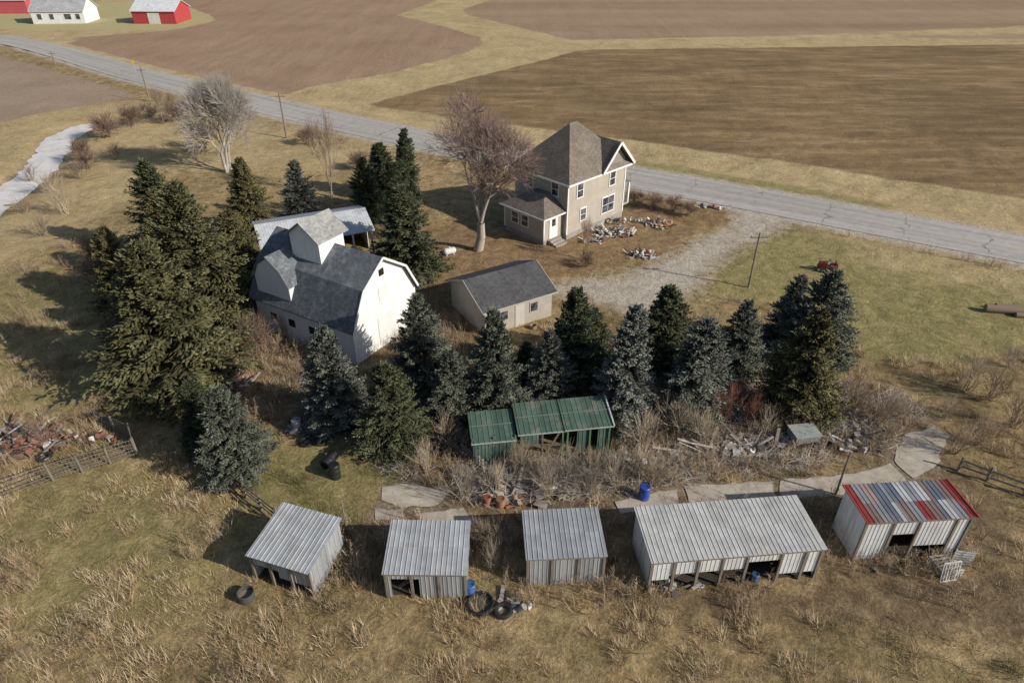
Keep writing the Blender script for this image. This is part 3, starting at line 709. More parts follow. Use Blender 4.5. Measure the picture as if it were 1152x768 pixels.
def bare(seed, H, trunk_r, depth=6, kids=(3, 4), spread=.62, stems=1, trunk_f=.2, tw=5, bark=(.20, .165, .135), twig=(.22, .13, .10), up=.12, tlen=.5, rmin=.012, side=.5, shrink=(.66, .84)):
    R_ = random.Random(seed); segs = []
    def grow(p, d, L, r, lv):
        n = 2 if lv > 0 else 1
        for _ in range(n):
            d = (d + Vector((R_.gauss(0, .12), R_.gauss(0, .12), R_.gauss(0, .08) + up * .3))).normalized()
            q = p + d * (L / n); r2 = max(r * .82, rmin * .6); segs.append((p, q, r, r2))
            if lv > 0 and lv < depth and R_.random() < side:
                sd = (d + Vector((R_.gauss(0, 1), R_.gauss(0, 1), R_.gauss(0, .6))).normalized() * .9).normalized(); grow(q, sd, L * .6, max(r * .4, rmin), max(lv - 2, 0))
            p = q; r = r2
        if lv == 0:
            for _ in range(tw):
                td = (d + Vector((R_.gauss(0, .5), R_.gauss(0, .5), R_.gauss(0, .4) + up))).normalized()
                segs.append((p - d * L * R_.random() * .8, p + td * tlen * R_.uniform(.5, 1.2), rmin * .8, rmin * .3))
            return
        k = R_.randint(*kids); a0 = R_.random() * 6.28
        x = d.orthogonal().normalized(); y = d.cross(x)
        for i in range(k):
            a_ = a0 + 6.283 * i / k + R_.uniform(-.4, .4); s = spread * R_.uniform(.6, 1.25)
            nd = (d * math.cos(s) + (x * math.cos(a_) + y * math.sin(a_)) * math.sin(s) + Vector((0, 0, up))).normalized()
            grow(p, nd, L * R_.uniform(*shrink), max(r * .62, rmin), lv - 1)
    for s in range(stems):
        d0 = Vector((R_.gauss(0, .35 if stems > 1 else .03), R_.gauss(0, .35 if stems > 1 else .03), 1)).normalized()
        grow(Vector((R_.gauss(0, .15) if stems > 1 else 0, R_.gauss(0, .15) if stems > 1 else 0, -.2)), d0, H * trunk_f * (R_.uniform(.6, 1.2) if stems > 3 else 1), trunk_r, depth)
    p0 = np.array([s[0] for s in segs]); p1 = np.array([s[1] for s in segs]); r0 = np.array([s[2] for s in segs]); r1 = np.array([s[3] for s in segs])
    zmax = p1[:, 2].max(); rad = np.percentile(np.hypot(p1[:, 0], p1[:, 1]), 97)
    Va = []; Ta = []; Ca = []; n0 = 0
    for thick in (True, False):
        s = r0 > rmin * 1.6 if thick else r0 <= rmin * 1.6
        if not s.any(): continue
        a0, a1, ra, rb = p0[s], p1[s], r0[s], r1[s]; m = 7 if thick else 3; N = len(a0)
        d = a1 - a0; d /= np.linalg.norm(d, axis=1)[:, None] + 1e-9
        ref = np.where(np.abs(d[:, 2:3]) > .9, [[1.0, 0, 0]], [[0, 0, 1.0]]); x = np.cross(d, ref); x /= np.linalg.norm(x, axis=1)[:, None]; y = np.cross(d, x)
        Vv = []
        for pp, rr in ((a0, ra), (a1, rb)):
            for i in range(m):
                t = 2 * np.pi * i / m; Vv.append(pp + (x * math.cos(t) + y * math.sin(t)) * rr[:, None])
        Vv = np.stack(Vv, 1).reshape(-1, 3); base = np.arange(N)[:, None] * 2 * m + n0
        Tt = []
        for i in range(m):
            j = (i + 1) % m; Tt += [base + [i, j, j + m], base + [i, j + m, i + m]]
        f = np.clip((ra - rmin) / (.07), 0, 1)[:, None]; cc = (np.array(twig) * (1 - f) + np.array(bark) * f) * np.random.default_rng(seed).uniform(.75, 1.25, (N, 1))
        Va.append(Vv); Ta.append(np.concatenate(Tt)); Ca.append(np.repeat(cc, 2 * m, 0)); n0 += len(Vv)
    me = fastmesh('bare_mesh', np.concatenate(Va), np.concatenate(Ta), np.concatenate(Ca), MT_BARK)
    return me, zmax, rad
def put_bare(name, B, u, vb, vt, wpx, rot=None):
    me, zm, rad = B; xy = P(u, vb); h = height_at(xy, vt); dep = xy[1] * C_ + (CH - h / 2) * S_; R_ = wpx / 2 * dep / F
    o = objof(name, me); o.location = (*xy, -.05); o.scale = (R_ / rad, R_ / rad * random.uniform(.85, 1.15), h / zm); o.rotation_euler = (0, 0, random.uniform(0, 6.28) if rot is None else rot)
    return o
big1 = bare(5, 16, .46, depth=6, kids=(2, 4), spread=.62, tw=4, twig=(.27, .20, .17), bark=(.34, .30, .255), rmin=.017, tlen=.8, trunk_f=.16, side=.7, up=.08, shrink=(.70, .88))
big2 = bare(9, 13, .24, depth=5, kids=(2, 4), spread=.55, stems=3, tw=4, twig=(.38, .345, .31), bark=(.38, .35, .31), rmin=.018, tlen=1.0, trunk_f=.15, side=.6, up=.07, shrink=(.70, .88))
thin = bare(13, 9, .12, depth=4, kids=(2, 4), spread=.5, stems=2, tw=4, twig=(.27, .20, .15), rmin=.013, tlen=.7, trunk_f=.2)
shr = [bare(20 + i, 2.4, .022, depth=1, kids=(2, 4), spread=.5, stems=18, tw=4, up=.05, twig=tc, bark=tc, rmin=.010, tlen=.55, trunk_f=.42) for i, tc in enumerate([(.34, .265, .185), (.26, .20, .15), (.42, .35, .26), (.31, .255, .20)])]
dshr = [bare(60 + i, 2.4, .03, depth=2, kids=(2, 4), spread=.55, stems=14, tw=4, up=.05, twig=tc, bark=tc, rmin=.014, tlen=.55, trunk_f=.3) for i, tc in enumerate([(.20, .145, .11), (.24, .17, .13)])]
redshr = bare(40, 2.4, .02, depth=1, kids=(2, 4), spread=.35, stems=22, tw=5, twig=(.25, .12, .09), bark=(.24, .13, .09), rmin=.010, tlen=.6, trunk_f=.45)
put_bare('bare_maple_tree', big1, 537, 281, 84, 128, 1.0)
put_bare('bare_willow_tree', big2, 257, 195, 74, 96)
put_bare('bare_tree', thin, 374, 222, 118, 62)
put_bare('bare_tree', thin, 655, 292, 240, 36)
put_bare('bare_tree', thin, 184, 140, 95, 40)
for u, vb, vt, w_ in [(120, 155, 118, 50), (150, 142, 112, 40), (200, 137, 108, 38), (95, 180, 150, 32), (230, 167, 130, 36), (715, 228, 208, 30), (735, 232, 212, 34), (757, 235, 215, 34), (775, 240, 222, 26), (170, 132, 112, 36), (345, 160, 138, 34), (405, 190, 165, 36),
                      (100, 190, 165, 30), (290, 395, 345, 46), (120, 325, 280, 54), (140, 400, 350, 40), (110, 300, 262, 44), (660, 300, 278, 26), (590, 500, 475, 40)]:
    put_bare('bare_shrub', random.choice(dshr), u, vb, vt, w_)
for u, vb, vt, w_ in [(960, 468, 420, 60), (985, 478, 435, 50), (935, 455, 415, 50), (1010, 470, 440, 40), (1085, 440, 395, 46), (1115, 450, 400, 52), (1140, 480, 425, 60), (1100, 500, 455, 50), (1075, 510, 470, 44), (1135, 415, 385, 36),
                      (720, 500, 455, 60), (760, 490, 440, 60), (790, 500, 455, 50), (740, 470, 430, 50), (500, 500, 460, 46), (690, 545, 500, 60), (520, 560, 515, 50), (620, 560, 520, 60), (560, 558, 520, 46), (660, 555, 510, 60), (480, 530, 495, 40),
                      (610, 545, 500, 50), (585, 530, 490, 40), (720, 540, 500, 50), (640, 535, 495, 46), (540, 610, 575, 40), (555, 640, 600, 40), (560, 615, 580, 44), (1060, 470, 440, 30), (870, 475, 440, 40), (35, 200, 180, 34), (60, 215, 190, 40), (90, 200, 178, 34), (30, 240, 215, 36), (130, 180, 158, 34), (50, 500, 465, 30), (325, 380, 345, 30), (75, 240, 205, 40), (50, 265, 235, 40),
                      (735, 545, 505, 40), (860, 490, 450, 44), (910, 480, 445, 44), (1000, 500, 470, 34), (600, 610, 590, 30)]:
    put_bare('bare_shrub', random.choice(shr), u, vb, vt, w_ * 1.1)
for u, vb, vt, w_ in [(822, 472, 420, 44), (842, 478, 432, 38), (805, 480, 434, 36), (205, 470, 445, 26)]: put_bare('red_twig_shrub', redshr, u, vb, vt, w_)

# ------------------------------------------------------------------ grass and weeds
def tuft(seed, n, h, wd, lean, r0=.12, side=0):
    g_ = np.random.default_rng(seed); a = g_.random(n) * 2 * np.pi; rr = g_.random(n) ** .5 * r0
    p = np.stack([np.cos(a) * rr, np.sin(a) * rr, np.full(n, -.04)], 1)
    da = a + g_.normal(0, .9, n); tl = np.abs(g_.normal(lean, .3, n)); hh_ = h * g_.uniform(.5, 1.3, n)
    d = np.stack([np.cos(da) * np.sin(tl) + side, np.sin(da) * np.sin(tl), np.cos(tl)], 1)
    tip = p + d * hh_[:, None]; pr = np.stack([-np.sin(da + g_.normal(0, .8, n)), np.cos(da), np.zeros(n)], 1) * wd
    V_ = np.stack([p - pr, p + pr, tip], 1).reshape(-1, 3); T_ = np.arange(3 * n).reshape(-1, 3)
    c = g_.uniform(.75, 1.2, n); C2 = np.stack([c * .8, c * .8, c * 1.15], 1).reshape(-1)
    return V_, T_, C2
def scatter(name, temps, X, Y, scl, tint, mat, zs=1.0, rot=None):
    N = len(X); k = RNG.integers(0, len(temps), N); rot = RNG.random(N) * 2 * np.pi if rot is None else rot
    Z = ground_z(X, Y); Vs = []; Ts = []; Cs = []; n0 = 0
    for t, (tv, tt, tc) in enumerate(temps):
        s = np.where(k == t)[0]
        if not len(s): continue
        c, s_ = np.cos(rot[s])[:, None], np.sin(rot[s])[:, None]; sc = scl[s][:, None]
        x = (tv[None, :, 0] * c - tv[None, :, 1] * s_) * sc + X[s][:, None]; y = (tv[None, :, 0] * s_ + tv[None, :, 1] * c) * sc + Y[s][:, None]
        z = tv[None, :, 2] * sc * zs + Z[s][:, None]
        Vs.append(np.stack([x, y, z], 2).reshape(-1, 3)); Ts.append((tt[None] + (np.arange(len(s)) * len(tv))[:, None, None]).reshape(-1, 3) + n0)
        Cs.append((tint[s][:, None, :] * tc[None, :, None]).reshape(-1, 3)); n0 += len(s) * len(tv)
    return objof(name, fastmesh(name, np.concatenate(Vs), np.concatenate(Ts), np.concatenate(Cs), mat))
def clear(X, Y, foot=0.05):
    ok = np.ones(len(X), bool)
    for f in FOOT: ok &= sdf_poly(f, X, Y) < foot
    for q in CONC: ok &= (sdf_poly(q, X, Y) < -.05) | (RNG.random(len(X)) < .03)
    ok &= sdf_poly(DRIVE, X, Y) < -.3
    ok &= -sdf_line(ROADL, 0, X, Y) > 4.6
    for f in FENCES: ok &= (-sdf_line(f, 0, X, Y) > .5) | (RNG.random(len(X)) < .3)
    return ok
def samp(n, y0=13, y1=60):
    Y = RNG.uniform(y0, y1, n); hw = .80 * Y * C_ + 15; X = RNG.uniform(-1, 1, n) * 1.12 * hw
    return X, Y
X, Y = samp(170000, 13, 62)
dn = fbm(X, Y, 2.2, 21, 5); hn = fbm(X, Y, 3.0, 33, 5); bn = vnoise(X, Y, .5, 9)
dens = np.clip((dn - .34) * 3.0, .08, 1) * np.clip(bn * 1.6, .3, 1)
law = np.maximum.reduce([sdf_poly(q, X, Y) for q in (LAWN, YARD)]); dens *= np.where(law > 0, .10, 1)
dens *= np.where(np.maximum(sdf_poly(DIRT, X, Y), sdf_poly(DIRT2, X, Y)) > .3, .15, 1); dens *= np.where(sdf_poly(LAWN4, X, Y) > 0, .6, 1)
dens *= np.clip(1.25 - (Y - 25) / 60, .4, 1)
ok = (RNG.random(len(X)) < dens * .62) & clear(X, Y); X, Y, hn, dn, bn, law = X[ok], Y[ok], hn[ok], dn[ok], bn[ok], law[ok]
pal = np.array([(.56, .44, .26), (.40, .30, .165), (.62, .50, .32), (.30, .215, .12), (.26, .225, .105), (.47, .36, .21)])
ti = pal[RNG.integers(0, 6, len(X))]; gmask = np.clip((fbm(X, Y, 5, 77) - .5) * 5, 0, 1)[:, None]
gmask = np.maximum(gmask * .5, (sdf_poly(LAWN2, X, Y) > -.4)[:, None] * .9)
ti = ti * (1 - gmask) + np.array((.22, .21, .085)) * gmask
dk = np.clip((fbm(X, Y, 4, 177) - .52) * 7, 0, 1)[:, None]; ti = ti * (1 - .45 * dk)
ti *= (.70 + .6 * dn)[:, None]
scl = (.28 + .70 * np.clip((hn - .33) * 2.2, 0, 1)) * RNG.uniform(.5, 1.25, len(X)) * np.where(law > 0, .5, 1)
tf = [tuft(i, 12, .46, .015, .8, .26, side=.12) for i in range(8)]
lod = fbm(X, Y, 3, 91) * 12
scatter('dry_grass', tf, X, Y, scl, ti, MT_GRASS, rot=lod + RNG.normal(0, 1.3, len(X)))
# tall straw clumps
X, Y = samp(30000, 13, 45); d_ = fbm(X, Y, 1.5, 55, 5); ok = (d_ > .61) & clear(X, Y) & (sdf_poly(LAWN, X, Y) < 0) & (sdf_poly(DIRT, X, Y) < .2) & (sdf_poly(LAWN2, X, Y) < 0); X, Y = X[ok], Y[ok]
tt_ = [tuft(100 + i, 20, .75, .013, .55, .22, side=.1) for i in range(6)]
scatter('tall_grass', tt_, X, Y, RNG.uniform(.4, 1.0, len(X)), np.array([(.66, .54, .35), (.56, .44, .27), (.46, .34, .20), (.34, .24, .14)])[RNG.integers(0, 4, len(X))], MT_GRASS)
# dead weed stalks
def weed(seed):
    g_ = np.random.default_rng(seed); V_ = []
    for s in range(6):
        a = g_.random() * 6.28; p = np.array([math.cos(a) * .15 * g_.random(), math.sin(a) * .15 * g_.random(), -.1]); d = np.array([g_.normal(0, .25), g_.normal(0, .25), 1.0]); h = g_.uniform(.6, 1.3)
        tip = p + d * h; w_ = np.array([g_.normal(), g_.normal(), 0]); w_ = w_ / np.linalg.norm(w_) * .012
        V_ += [p - w_, p + w_, tip]
        for k in range(5):
            t = g_.uniform(.35, 1); q = p + d * h * t; e = q + np.array([g_.normal(0, .16), g_.normal(0, .16), g_.uniform(.05, .3)]); V_ += [q - w_ * .8, q + w_ * .8, e]
    V_ = np.array(V_); return V_, np.arange(len(V_)).reshape(-1, 3), RNG.uniform(.7, 1.2, len(V_))
X, Y = samp(60000, 15, 60); z1 = np.maximum(sdf_poly(BRUSH, X, Y), sdf_poly(UNDER, X, Y) - 1); n_ = fbm(X, Y, 2.6, 66)
nearS = np.maximum.reduce([sdf_poly(f, X, Y) for f in FOOT[:6]])
ok = clear(X, Y, -.02) & (((z1 > 0) & (RNG.random(len(X)) < np.clip((n_ - .36) * 4, 0, 1) * .6)) | ((nearS > -1.1) & (RNG.random(len(X)) < .35 * (n_ > .45))) | ((n_ > .63) & (RNG.random(len(X)) < .35) & (sdf_poly(LAWN, X, Y) < 0)))
ok &= (sdf_poly(LAWN2, X, Y) < 0) & (sdf_poly(YARD, X, Y) < 0)
X, Y = X[ok], Y[ok]
scatter('dead_weeds', [weed(i) for i in range(6)], X, Y, RNG.uniform(.45, 1.1, len(X)), np.array([(.36, .28, .19), (.50, .40, .28), (.24, .17, .115), (.40, .29, .18)])[RNG.integers(0, 4, len(X))], MT_GRASS)
# fallen sticks and brush tangles
def stick(seed):
    g_ = np.random.default_rng(seed); V_ = []
    for s in range(5):
        p = np.array([g_.normal(0, .3), g_.normal(0, .3), g_.uniform(.0, .35)]); a = g_.random() * 6.28; L = g_.uniform(.5, 1.5)
        e = p + np.array([math.cos(a) * L, math.sin(a) * L, g_.uniform(-.15, .35)]); w_ = np.array([-math.sin(a), math.cos(a), .3]) * .018
        V_ += [p - w_, p + w_, e]
    V_ = np.array(V_); return V_, np.arange(len(V_)).reshape(-1, 3), RNG.uniform(.8, 1.2, len(V_))
X, Y = samp(34000, 22, 45); z1 = sdf_poly(BRUSH, X, Y); n_ = fbm(X, Y, 2.0, 166); ok = (z1 > -.3) & (n_ > .46) & clear(X, Y, -.05); X, Y = X[ok], Y[ok]
scatter('fallen_sticks', [stick(i) for i in range(5)], X, Y, RNG.uniform(.5, 1.1, len(X)), np.array([(.46, .41, .35), (.32, .26, .21), (.55, .49, .42)])[RNG.integers(0, 3, len(X))], MT_GRASS)

# ------------------------------------------------------------------ small things
def pole(u, vb, vt, r=.13, arm=True, name='utility_pole'):
    xy = P(u, vb); h = height_at(xy, vt); gp = group(name, xy)
    m = MB((.24, .20, .16)); m.cyl((0, 0, -.3), (0, 0, h), r, r * .7, 10)
    if arm:
        m.beam((-.7, 0, h - .4), (.7, 0, h - .4), .08, .1)
        for x in (-.6, 0, .6): m.cyl((x, 0, h - .34), (x, 0, h - .16), .04, .03, 8, (.4, .4, .4))
    m.obj('pole', MT_WOOD, gp)
pole(842, 323, 262, .09); pole(322, 152, 105); pole(168, 112, 76); pole(461, 215, 170); pole(940, 556, 508, .07, False, 'wooden_post'); pole(391, 600, 562, .05, False, 'wooden_post'); pole(62, 72, 58)
xy = P(153, 82); sg = group('road_sign', xy); m = MB((.4, .4, .4)); m.cyl((0, 0, -.2), (0, 0, 2.2), .04, .04, 8); m.obj('post', MT_PAINT, sg)
m = MB((.60, .43, .06)); m.hexa([(0, -.05, 1.5), (.4, -.05, 1.9), (0, -.05, 2.3), (-.4, -.05, 1.9)], [(0, -.08, 1.5), (.4, -.08, 1.9), (0, -.08, 2.3), (-.4, -.08, 1.9)]); m.obj('sign_plate', MT_PAINT, sg)

def barrel(u, v, col, r=.29, h=.88, lying=False, name='plastic_barrel', ang=0):
    gp = group(name, P(u, v), ang); m = MB(col); n = 20
    pr = [(0, .92), (.03, 1), (.3, 1.0), (.33, 1.05), (.37, 1.0), (.63, 1.0), (.67, 1.05), (.7, 1.0), (.97, 1), (1, .9)]
    for (a, ra), (b, rb) in zip(pr, pr[1:]):
        if lying: m.cyl((a * h, 0, r), (b * h, 0, r), r * ra, r * rb, n, cap=False)
        else: m.cyl((0, 0, a * h), (0, 0, b * h), r * ra, r * rb, n, cap=False)
    cc = tuple(x * .8 for x in col)
    if lying: m.cyl((.02, 0, r), (.03, 0, r), r * .9, r * .9, n, cc); m.cyl((h - .04, 0, r), (h - .03, 0, r), r * .9, r * .9, n, cc)
    else: m.cyl((0, 0, h - .04), (0, 0, h - .03), r * .92, r * .92, n, cc); m.cyl((r * .5, 0, h - .03), (r * .5, 0, h), .04, .04, 8, (.02, .02, .02))
    m.obj('shell', MT_PLAST, gp)
barrel(724, 560, (.03, .08, .36)); barrel(529, 668, (.05, .13, .34), .26, .75); barrel(848, 652, (.06, .12, .26), .18, .45)
barrel(378, 537, (.02, .022, .024), .3, 1.0, name='black_barrel'); barrel(366, 528, (.02, .02, .022), .3, 1.0, True, 'black_barrel', 1.2)
barrel(352, 490, (.03, .035, .045), .35, 1.1, True, 'black_barrel', .3); barrel(335, 484, (.30, .33, .36), .28, .9, name='steel_barrel')
barrel(548, 566, (.33, .12, .06), .22, .5, name='rusty_barrel'); barrel(563, 568, (.30, .15, .09), .25, .5, name='rusty_barrel')
def tub(u, v, r, h, name, col=(.03, .03, .033), water=(.10, .09, .06)):
    gp = group(name, P(u, v)); m = MB(col); n = 28
    m.cyl((0, 0, -.1), (0, 0, h), r * .93, r, n, cap=False); m.cyl((0, 0, h), (0, 0, h - .001), r, r * .9, n, cap=False); m.cyl((0, 0, h), (0, 0, .02), r * .9, r * .84, n, cap=False)
    m.obj('rim', MT_PLAST, gp); m = MB(water); m.cyl((0, 0, h * .4), (0, 0, h * .4 + .01), r * .88, r * .88, n); m.obj('contents', MT_PLAIN, gp)
tub(278, 672, .38, .42, 'stock_tub', (.08, .08, .075), (.22, .19, .14)); tub(541, 682, .60, .34, 'stock_tub')
def tire(xy, z, tilt, nm='old_tire'):
    m = MB((.025, .025, .025)); R_, r_ = .34, .12; n = 24; k = 8
    gp = group(nm, xy, random.uniform(0, 6), z); gp.rotation_euler[0] = tilt
    for i in range(n):
        for j in range(k):
            q = []
            for (ii, jj) in ((i, j), (i + 1, j), (i + 1, j + 1), (i, j + 1)):
                a = 2 * math.pi * ii / n; b = 2 * math.pi * jj / k; q.append(((R_ + r_ * math.cos(b)) * math.cos(a), (R_ + r_ * math.cos(b)) * math.sin(a), r_ * math.sin(b) * .9))
            m.face(q)
    m.obj('tread', MT_PLAST, gp)
for u, v in ((345, 498), (360, 497), (985, 497), (835, 512), (50, 515), (566, 688)): tire(P(u, v), .1, random.uniform(-.2, .2))

def debris(name, u, v, rx, ry, n, palette, seed, hmax=.6, ls=1.0):
    R_ = random.Random(seed); xy = P(u, v); m = MB()
    for i in range(n):
        a = R_.random() * 6.28; q = R_.random() ** .6; x = math.cos(a) * q * rx; y = math.sin(a) * q * ry; z = (1 - q) * hmax * R_.uniform(.3, 1)
        c = R_.choice(palette); kk = R_.uniform(.6, 1.25); c = tuple(k * kk for k in c); t = R_.random()
        if t < .5:
            L = R_.uniform(.5, 1.9) * ls; th = R_.random() * 3.14; el = R_.uniform(-.2, .35)
            m.beam((x, y, max(z, .03)), (x + math.cos(th) * L, y + math.sin(th) * L, max(z + el * L, .03)), R_.uniform(.06, .18), .04, c)
        elif t < .72:
            s = R_.uniform(.12, .34) * ls; th = R_.random() * 3; cx, cy = math.cos(th) * s, math.sin(th) * s; k = R_.uniform(.5, 1)
            b = [(x + cx, y + cy, z), (x - cy * k, y + cx * k, z), (x - cx, y - cy, z), (x + cy * k, y - cx * k, z)]
            hz = R_.uniform(.05, .35) * ls; m.hexa(b, [(p[0] + R_.uniform(-.05, .05), p[1] + R_.uniform(-.05, .05), p[2] + hz) for p in b], c)
        elif t < .93:
            s = R_.uniform(.2, .6) * ls; pts = [(x + R_.uniform(-s, s), y + R_.uniform(-s, s), z + R_.uniform(0, .2) + .05) for _ in range(4)]
            pts.sort(key=lambda p: math.atan2(p[1] - y, p[0] - x)); m.face(pts, c)
        else:
            m.cyl((x, y, z), (x + R_.uniform(-.3, .3), y + R_.uniform(-.3, .3), z + .3), .14, .16, 12, c)
    gp = group(name, xy); m.obj('scrap', MT_PLAIN, gp)
TRASH = [(.55, .54, .52), (.08, .08, .09), (.30, .12, .08), (.3, .25, .19), (.12, .17, .28), (.70, .69, .67), (.05, .05, .05), (.36, .28, .15), (.62, .60, .57)]
SCRAP = [(.48, .46, .43), (.56, .545, .52), (.30, .26, .22), (.16, .135, .11), (.38, .36, .33), (.10, .09, .08)]
RUST = [(.20, .09, .065), (.16, .095, .07), (.28, .12, .09), (.08, .065, .06), (.38, .34, .30), (.22, .19, .15), (.55, .53, .5)]
ORNG = [(.48, .22, .10), (.50, .36, .27), (.1, .1, .1), (.40, .30, .22), (.55, .5, .45)]
debris('junk_pile', 690, 263, 2.0, 1.1, 170, TRASH, 1, .45, .6); debris('junk_pile', 722, 288, 1.5, .7, 80, TRASH, 2, .35, .55); debris('junk_pile', 742, 253, 1.5, 1.1, 55, ORNG, 3, .35, .6)
debris('junk_pile', 705, 250, 2.4, .7, 50, TRASH, 12, .3, .5); debris('junk_pile', 800, 234, 2.6, .5, 26, TRASH, 13, .2, .45); debris('junk_pile', 668, 272, 1.0, .6, 40, TRASH, 19, .3, .5)
debris('scrap_pile', 845, 510, 2.6, .8, 110, SCRAP, 4, .4, 1.1); debris('scrap_pile', 902, 504, 1.4, .6, 36, SCRAP, 5, .35, .9); debris('scrap_pile', 960, 500, 2.0, .8, 60, SCRAP, 6, .35, 1.1); debris('scrap_pile', 720, 520, 1.6, .6, 36, SCRAP, 26, .3, .9)
debris('scrap_pile', 975, 480, 1.2, .5, 22, SCRAP, 7, .3, 1.1); debris('scrap_pile', 12, 500, 3.4, 1.6, 170, RUST, 8, .6, 1.0); debris('scrap_pile', 88, 498, 2.4, .8, 60, RUST, 18, .35, .9); debris('scrap_pile', -50, 520, 3, 1.6, 80, RUST, 28, .5, 1); debris('scrap_pile', 262, 432, 1.4, .8, 60, [(.55, .5, .47), (.30, .12, .09), (.45, .32, .26), (.15, .12, .1)], 9, .45, .7)
debris('branch_pile', 590, 556, 3, .8, 70, [(.36, .31, .26), (.46, .41, .35), (.22, .18, .15)], 10, .4, 1.2); debris('branch_pile', 800, 510, 2.4, .7, 70, [(.44, .40, .36), (.32, .27, .22)], 11, .45, 1.3)
debris('scrap_pile', 770, 664, 1.2, .3, 14, SCRAP, 14, .2, .5); debris('scrap_pile', 575, 684, .9, .35, 20, SCRAP, 15, .15, .6); debris('scrap_pile', 990, 640, .6, .3, 10, [(.3, .14, .09), (.3, .25, .2)], 16, .1, .6)
debris('scrap_pile', 350, 484, 1.6, .6, 34, [(.12, .12, .14), (.34, .34, .36), (.12, .14, .19)], 17, .35, .7); debris('scrap_pile', 505, 500, .9, .6, 24, [(.05, .05, .06), (.4, .38, .36), (.2, .17, .15)], 27, .4, .7); debris('scrap_pile', 575, 568, 1.2, .3, 16, [(.4, .16, .08), (.3, .2, .15), (.15, .12, .1)], 29, .2, .5)

# pallets and gate leaning beside the striped shed
gp = group('pallet_stack', P(1062, 640), math.radians(10)); m = MB((.50, .48, .44))
for lv in range(3):
    for k in range(6): m.box(-.55, .55, -.5 + k * .19, -.4 + k * .19, lv * .15 + .1, lv * .15 + .12)
    for x in (-.5, 0, .45): m.box(x, x + .06, -.5, .55, lv * .15, lv * .15 + .098)
for k in range(7): m.beam((-.75 + .15 * k, -.65, 0), (-.75 + .15 * k, -.45, 1.1), .04, .03, (.6, .6, .6))
m.beam((-.75, -.65, .05), (.15, -.65, .05), .05, .05, (.6, .6, .6)); m.beam((-.75, -.45, 1.1), (.15, -.45, 1.1), .05, .05, (.6, .6, .6)); m.obj('slats', MT_WOOD, gp)
gp = group('pallet', P(1078, 635), math.radians(-10)); m = MB((.55, .55, .54))
for k in range(6): m.beam((-.4, .0, .1 + k * .16), (.5, .0, .1 + k * .16), .03, .09)
for x in (-.35, .4): m.beam((x, .04, 0), (x, .04, 1.0), .06, .04)
m.obj('slats', MT_WOOD, gp)

def fence(name, line, h=1.1, sp=1.5, rails=(.4, .75, 1.05), col=(.24, .20, .16), rail_w=.09, mesh=False, pr_=.05):
    pts = PP(line); m = MB(col)
    for (a, b) in zip(pts, pts[1:]):
        L = math.dist(a, b); n = max(1, int(L / sp))
        for i in range(n + 1):
            t = i / n; x = a[0] + (b[0] - a[0]) * t; y = a[1] + (b[1] - a[1]) * t; l = random.uniform(-.06, .06)
            m.cyl((x, y, -.3), (x + l, y + l, h * random.uniform(.95, 1.15)), pr_, pr_ * .9, 7)
            if i < n:
                x2 = a[0] + (b[0] - a[0]) * (i + 1) / n; y2 = a[1] + (b[1] - a[1]) * (i + 1) / n
                for r_ in rails: m.beam((x, y, r_ + random.uniform(-.04, .04)), (x2, y2, r_ + random.uniform(-.04, .04)), .025, rail_w)
                if mesh:
                    for k in range(8): xx = x + (x2 - x) * k / 8; yy = y + (y2 - y) * k / 8; m.beam((xx, yy, 0), (xx, yy, h), .018)
    gp = group(name); m.obj('posts_and_rails', MT_WOOD, gp)
fence('wire_fence', FENCE_L, 1.2, 1.4, (.15, .4, .65, .9, 1.15), (.20, .175, .15), .035, True, .07)
fence('wire_fence', [(155, 512), (150, 495), (110, 478)], 1.2, 1.4, (.15, .4, .65, .9, 1.15), (.20, .175, .15), .035, True, .07)
fence('wooden_fence', [(250, 538), (278, 560), (312, 588)], 1.1, 1.1, (.35, .65, .95), (.22, .18, .14), .12, False, .07)
fence('wooden_fence', [(1078, 528), (1110, 540), (1152, 556), (1200, 575)], .9, 1.4, (.3, .7), (.30, .26, .21), .14, False, .08)
fence('wooden_fence', [(520, 512), (560, 545), (600, 552), (690, 545)], .9, 1.1, (.3, .6, .85), (.36, .32, .27), .05, True)
fence('wire_fence', [(780, 470), (700, 478)], 1.0, 1.2, (.2, .5, .9), (.3, .27, .23), .02, True)

# logs at the right edge
gp = group('log_pile', P(1128, 352), math.radians(-14)); m = MB((.22, .17, .13))
for x, y, z, r_, L in ((0, 0, .28, .32, 2.6), (.5, .6, .22, .25, 1.8), (1.4, -.4, .18, .2, 1.4)):
    m.cyl((x - L / 2, y, z), (x + L / 2, y + .1, z), r_, r_ * .85, 14); m.cyl((x + L / 2, y + .1, z), (x + L / 2 + .01, y + .1, z), r_ * .8, r_ * .8, 14, (.42, .33, .22))
m.obj('logs', MT_BARK, gp)
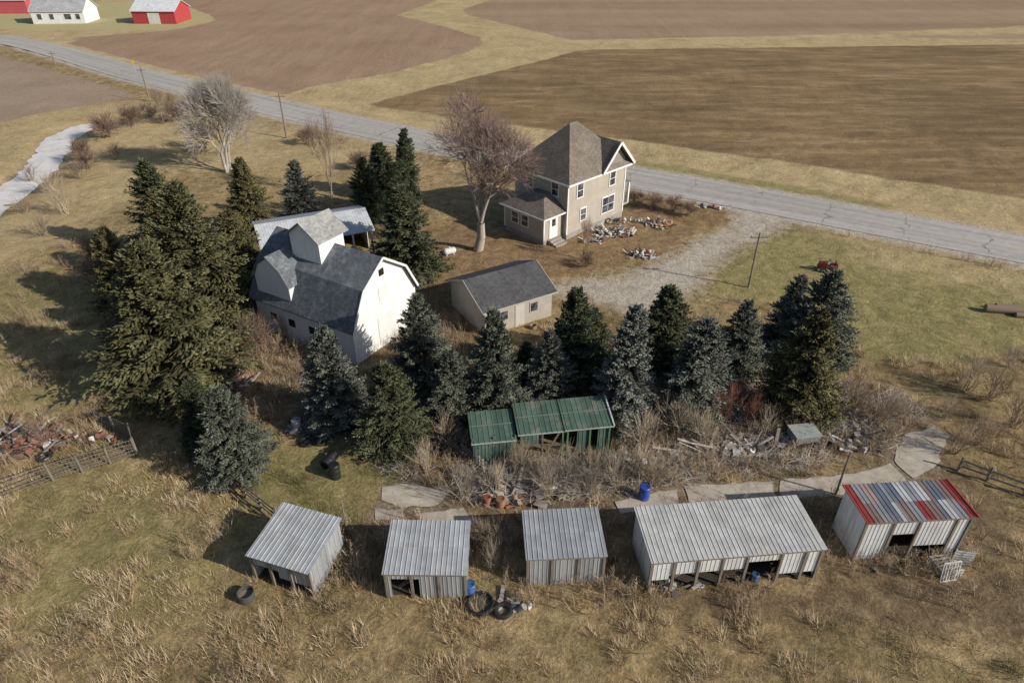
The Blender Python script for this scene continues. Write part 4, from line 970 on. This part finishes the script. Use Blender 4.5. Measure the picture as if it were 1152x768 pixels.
# small lawn tractor
gp = group('garden_tractor', P(930, 305), math.radians(155)); m = MB((.34, .05, .04))
m.hexa([(.1, -.28, .35), (.85, -.22, .35), (.85, .22, .35), (.1, .28, .35)], [(.1, -.26, .85), (.8, -.18, .75), (.8, .18, .75), (.1, .26, .85)])
m.box(-.75, .1, -.42, .42, .38, .46); m.box(-.75, -.2, -.44, -.25, .46, .72); m.box(-.75, -.2, .25, .44, .46, .72); m.box(-.5, -.1, -.2, .2, .62, .72, (.03, .03, .03)); m.box(-.58, -.48, -.2, .2, .66, 1.05, (.03, .03, .03))
m.cyl((.1, 0, .8), (-.05, 0, 1.05), .02, .02, 6, (.05, .05, .05)); m.cyl((-.05, 0, 1.04), (-.07, 0, 1.07), .17, .17, 14, (.04, .04, .04))
for x, r_, w_ in ((-.5, .32, .2), (.65, .22, .14)):
    for s in (-1, 1):
        m.cyl((x, s * .36, r_), (x, s * (.36 + w_), r_), r_, r_, 18, (.025, .025, .025)); m.cyl((x, s * (.37 + w_), r_), (x, s * (.38 + w_), r_), r_ * .5, r_ * .5, 12, (.5, .5, .45))
m.obj('body', MT_PLAST, gp)
# small propane tank by the big tree
gp = group('propane_tank', P(506, 287), .5); m = MB((.58, .58, .57)); R_ = .3
for a, b, ra, rb in ((-.6, -.54, .12, .22), (-.54, -.42, .22, R_), (-.42, .42, R_, R_), (.42, .54, R_, .22), (.54, .6, .22, .12)): m.cyl((a, 0, .42), (b, 0, .42), ra, rb, 18)
m.cyl((0, 0, .7), (0, 0, .82), .08, .08, 12); m.box(-.38, -.3, -.18, .18, -.1, .2); m.box(.3, .38, -.18, .18, -.1, .2); m.obj('tank', MT_PAINT, gp)
gp = group('small_trailer', P(893, 506), math.radians(8)); m = MB((.22, .25, .23)); m.box(0, 1.5, 0, 1.1, .4, .9); m.box(-.05, 1.55, -.05, 1.15, .9, .95, (.33, .36, .34))
for x in (.3, 1.2):
    for y in (-.08, 1.18): m.cyl((x, y, .28), (x, y - .12 if y < 0 else y + .12, .28), .28, .28, 16, (.03, .03, .03))
m.beam((1.5, .5, .45), (2.4, .5, .3), .07); m.obj('body', MT_WALL, gp)
for o in ((600, 366), (565, 378)):
    tub(o[0], o[1] + 4, .25, .35, 'planter_tub', (.3, .22, .15))
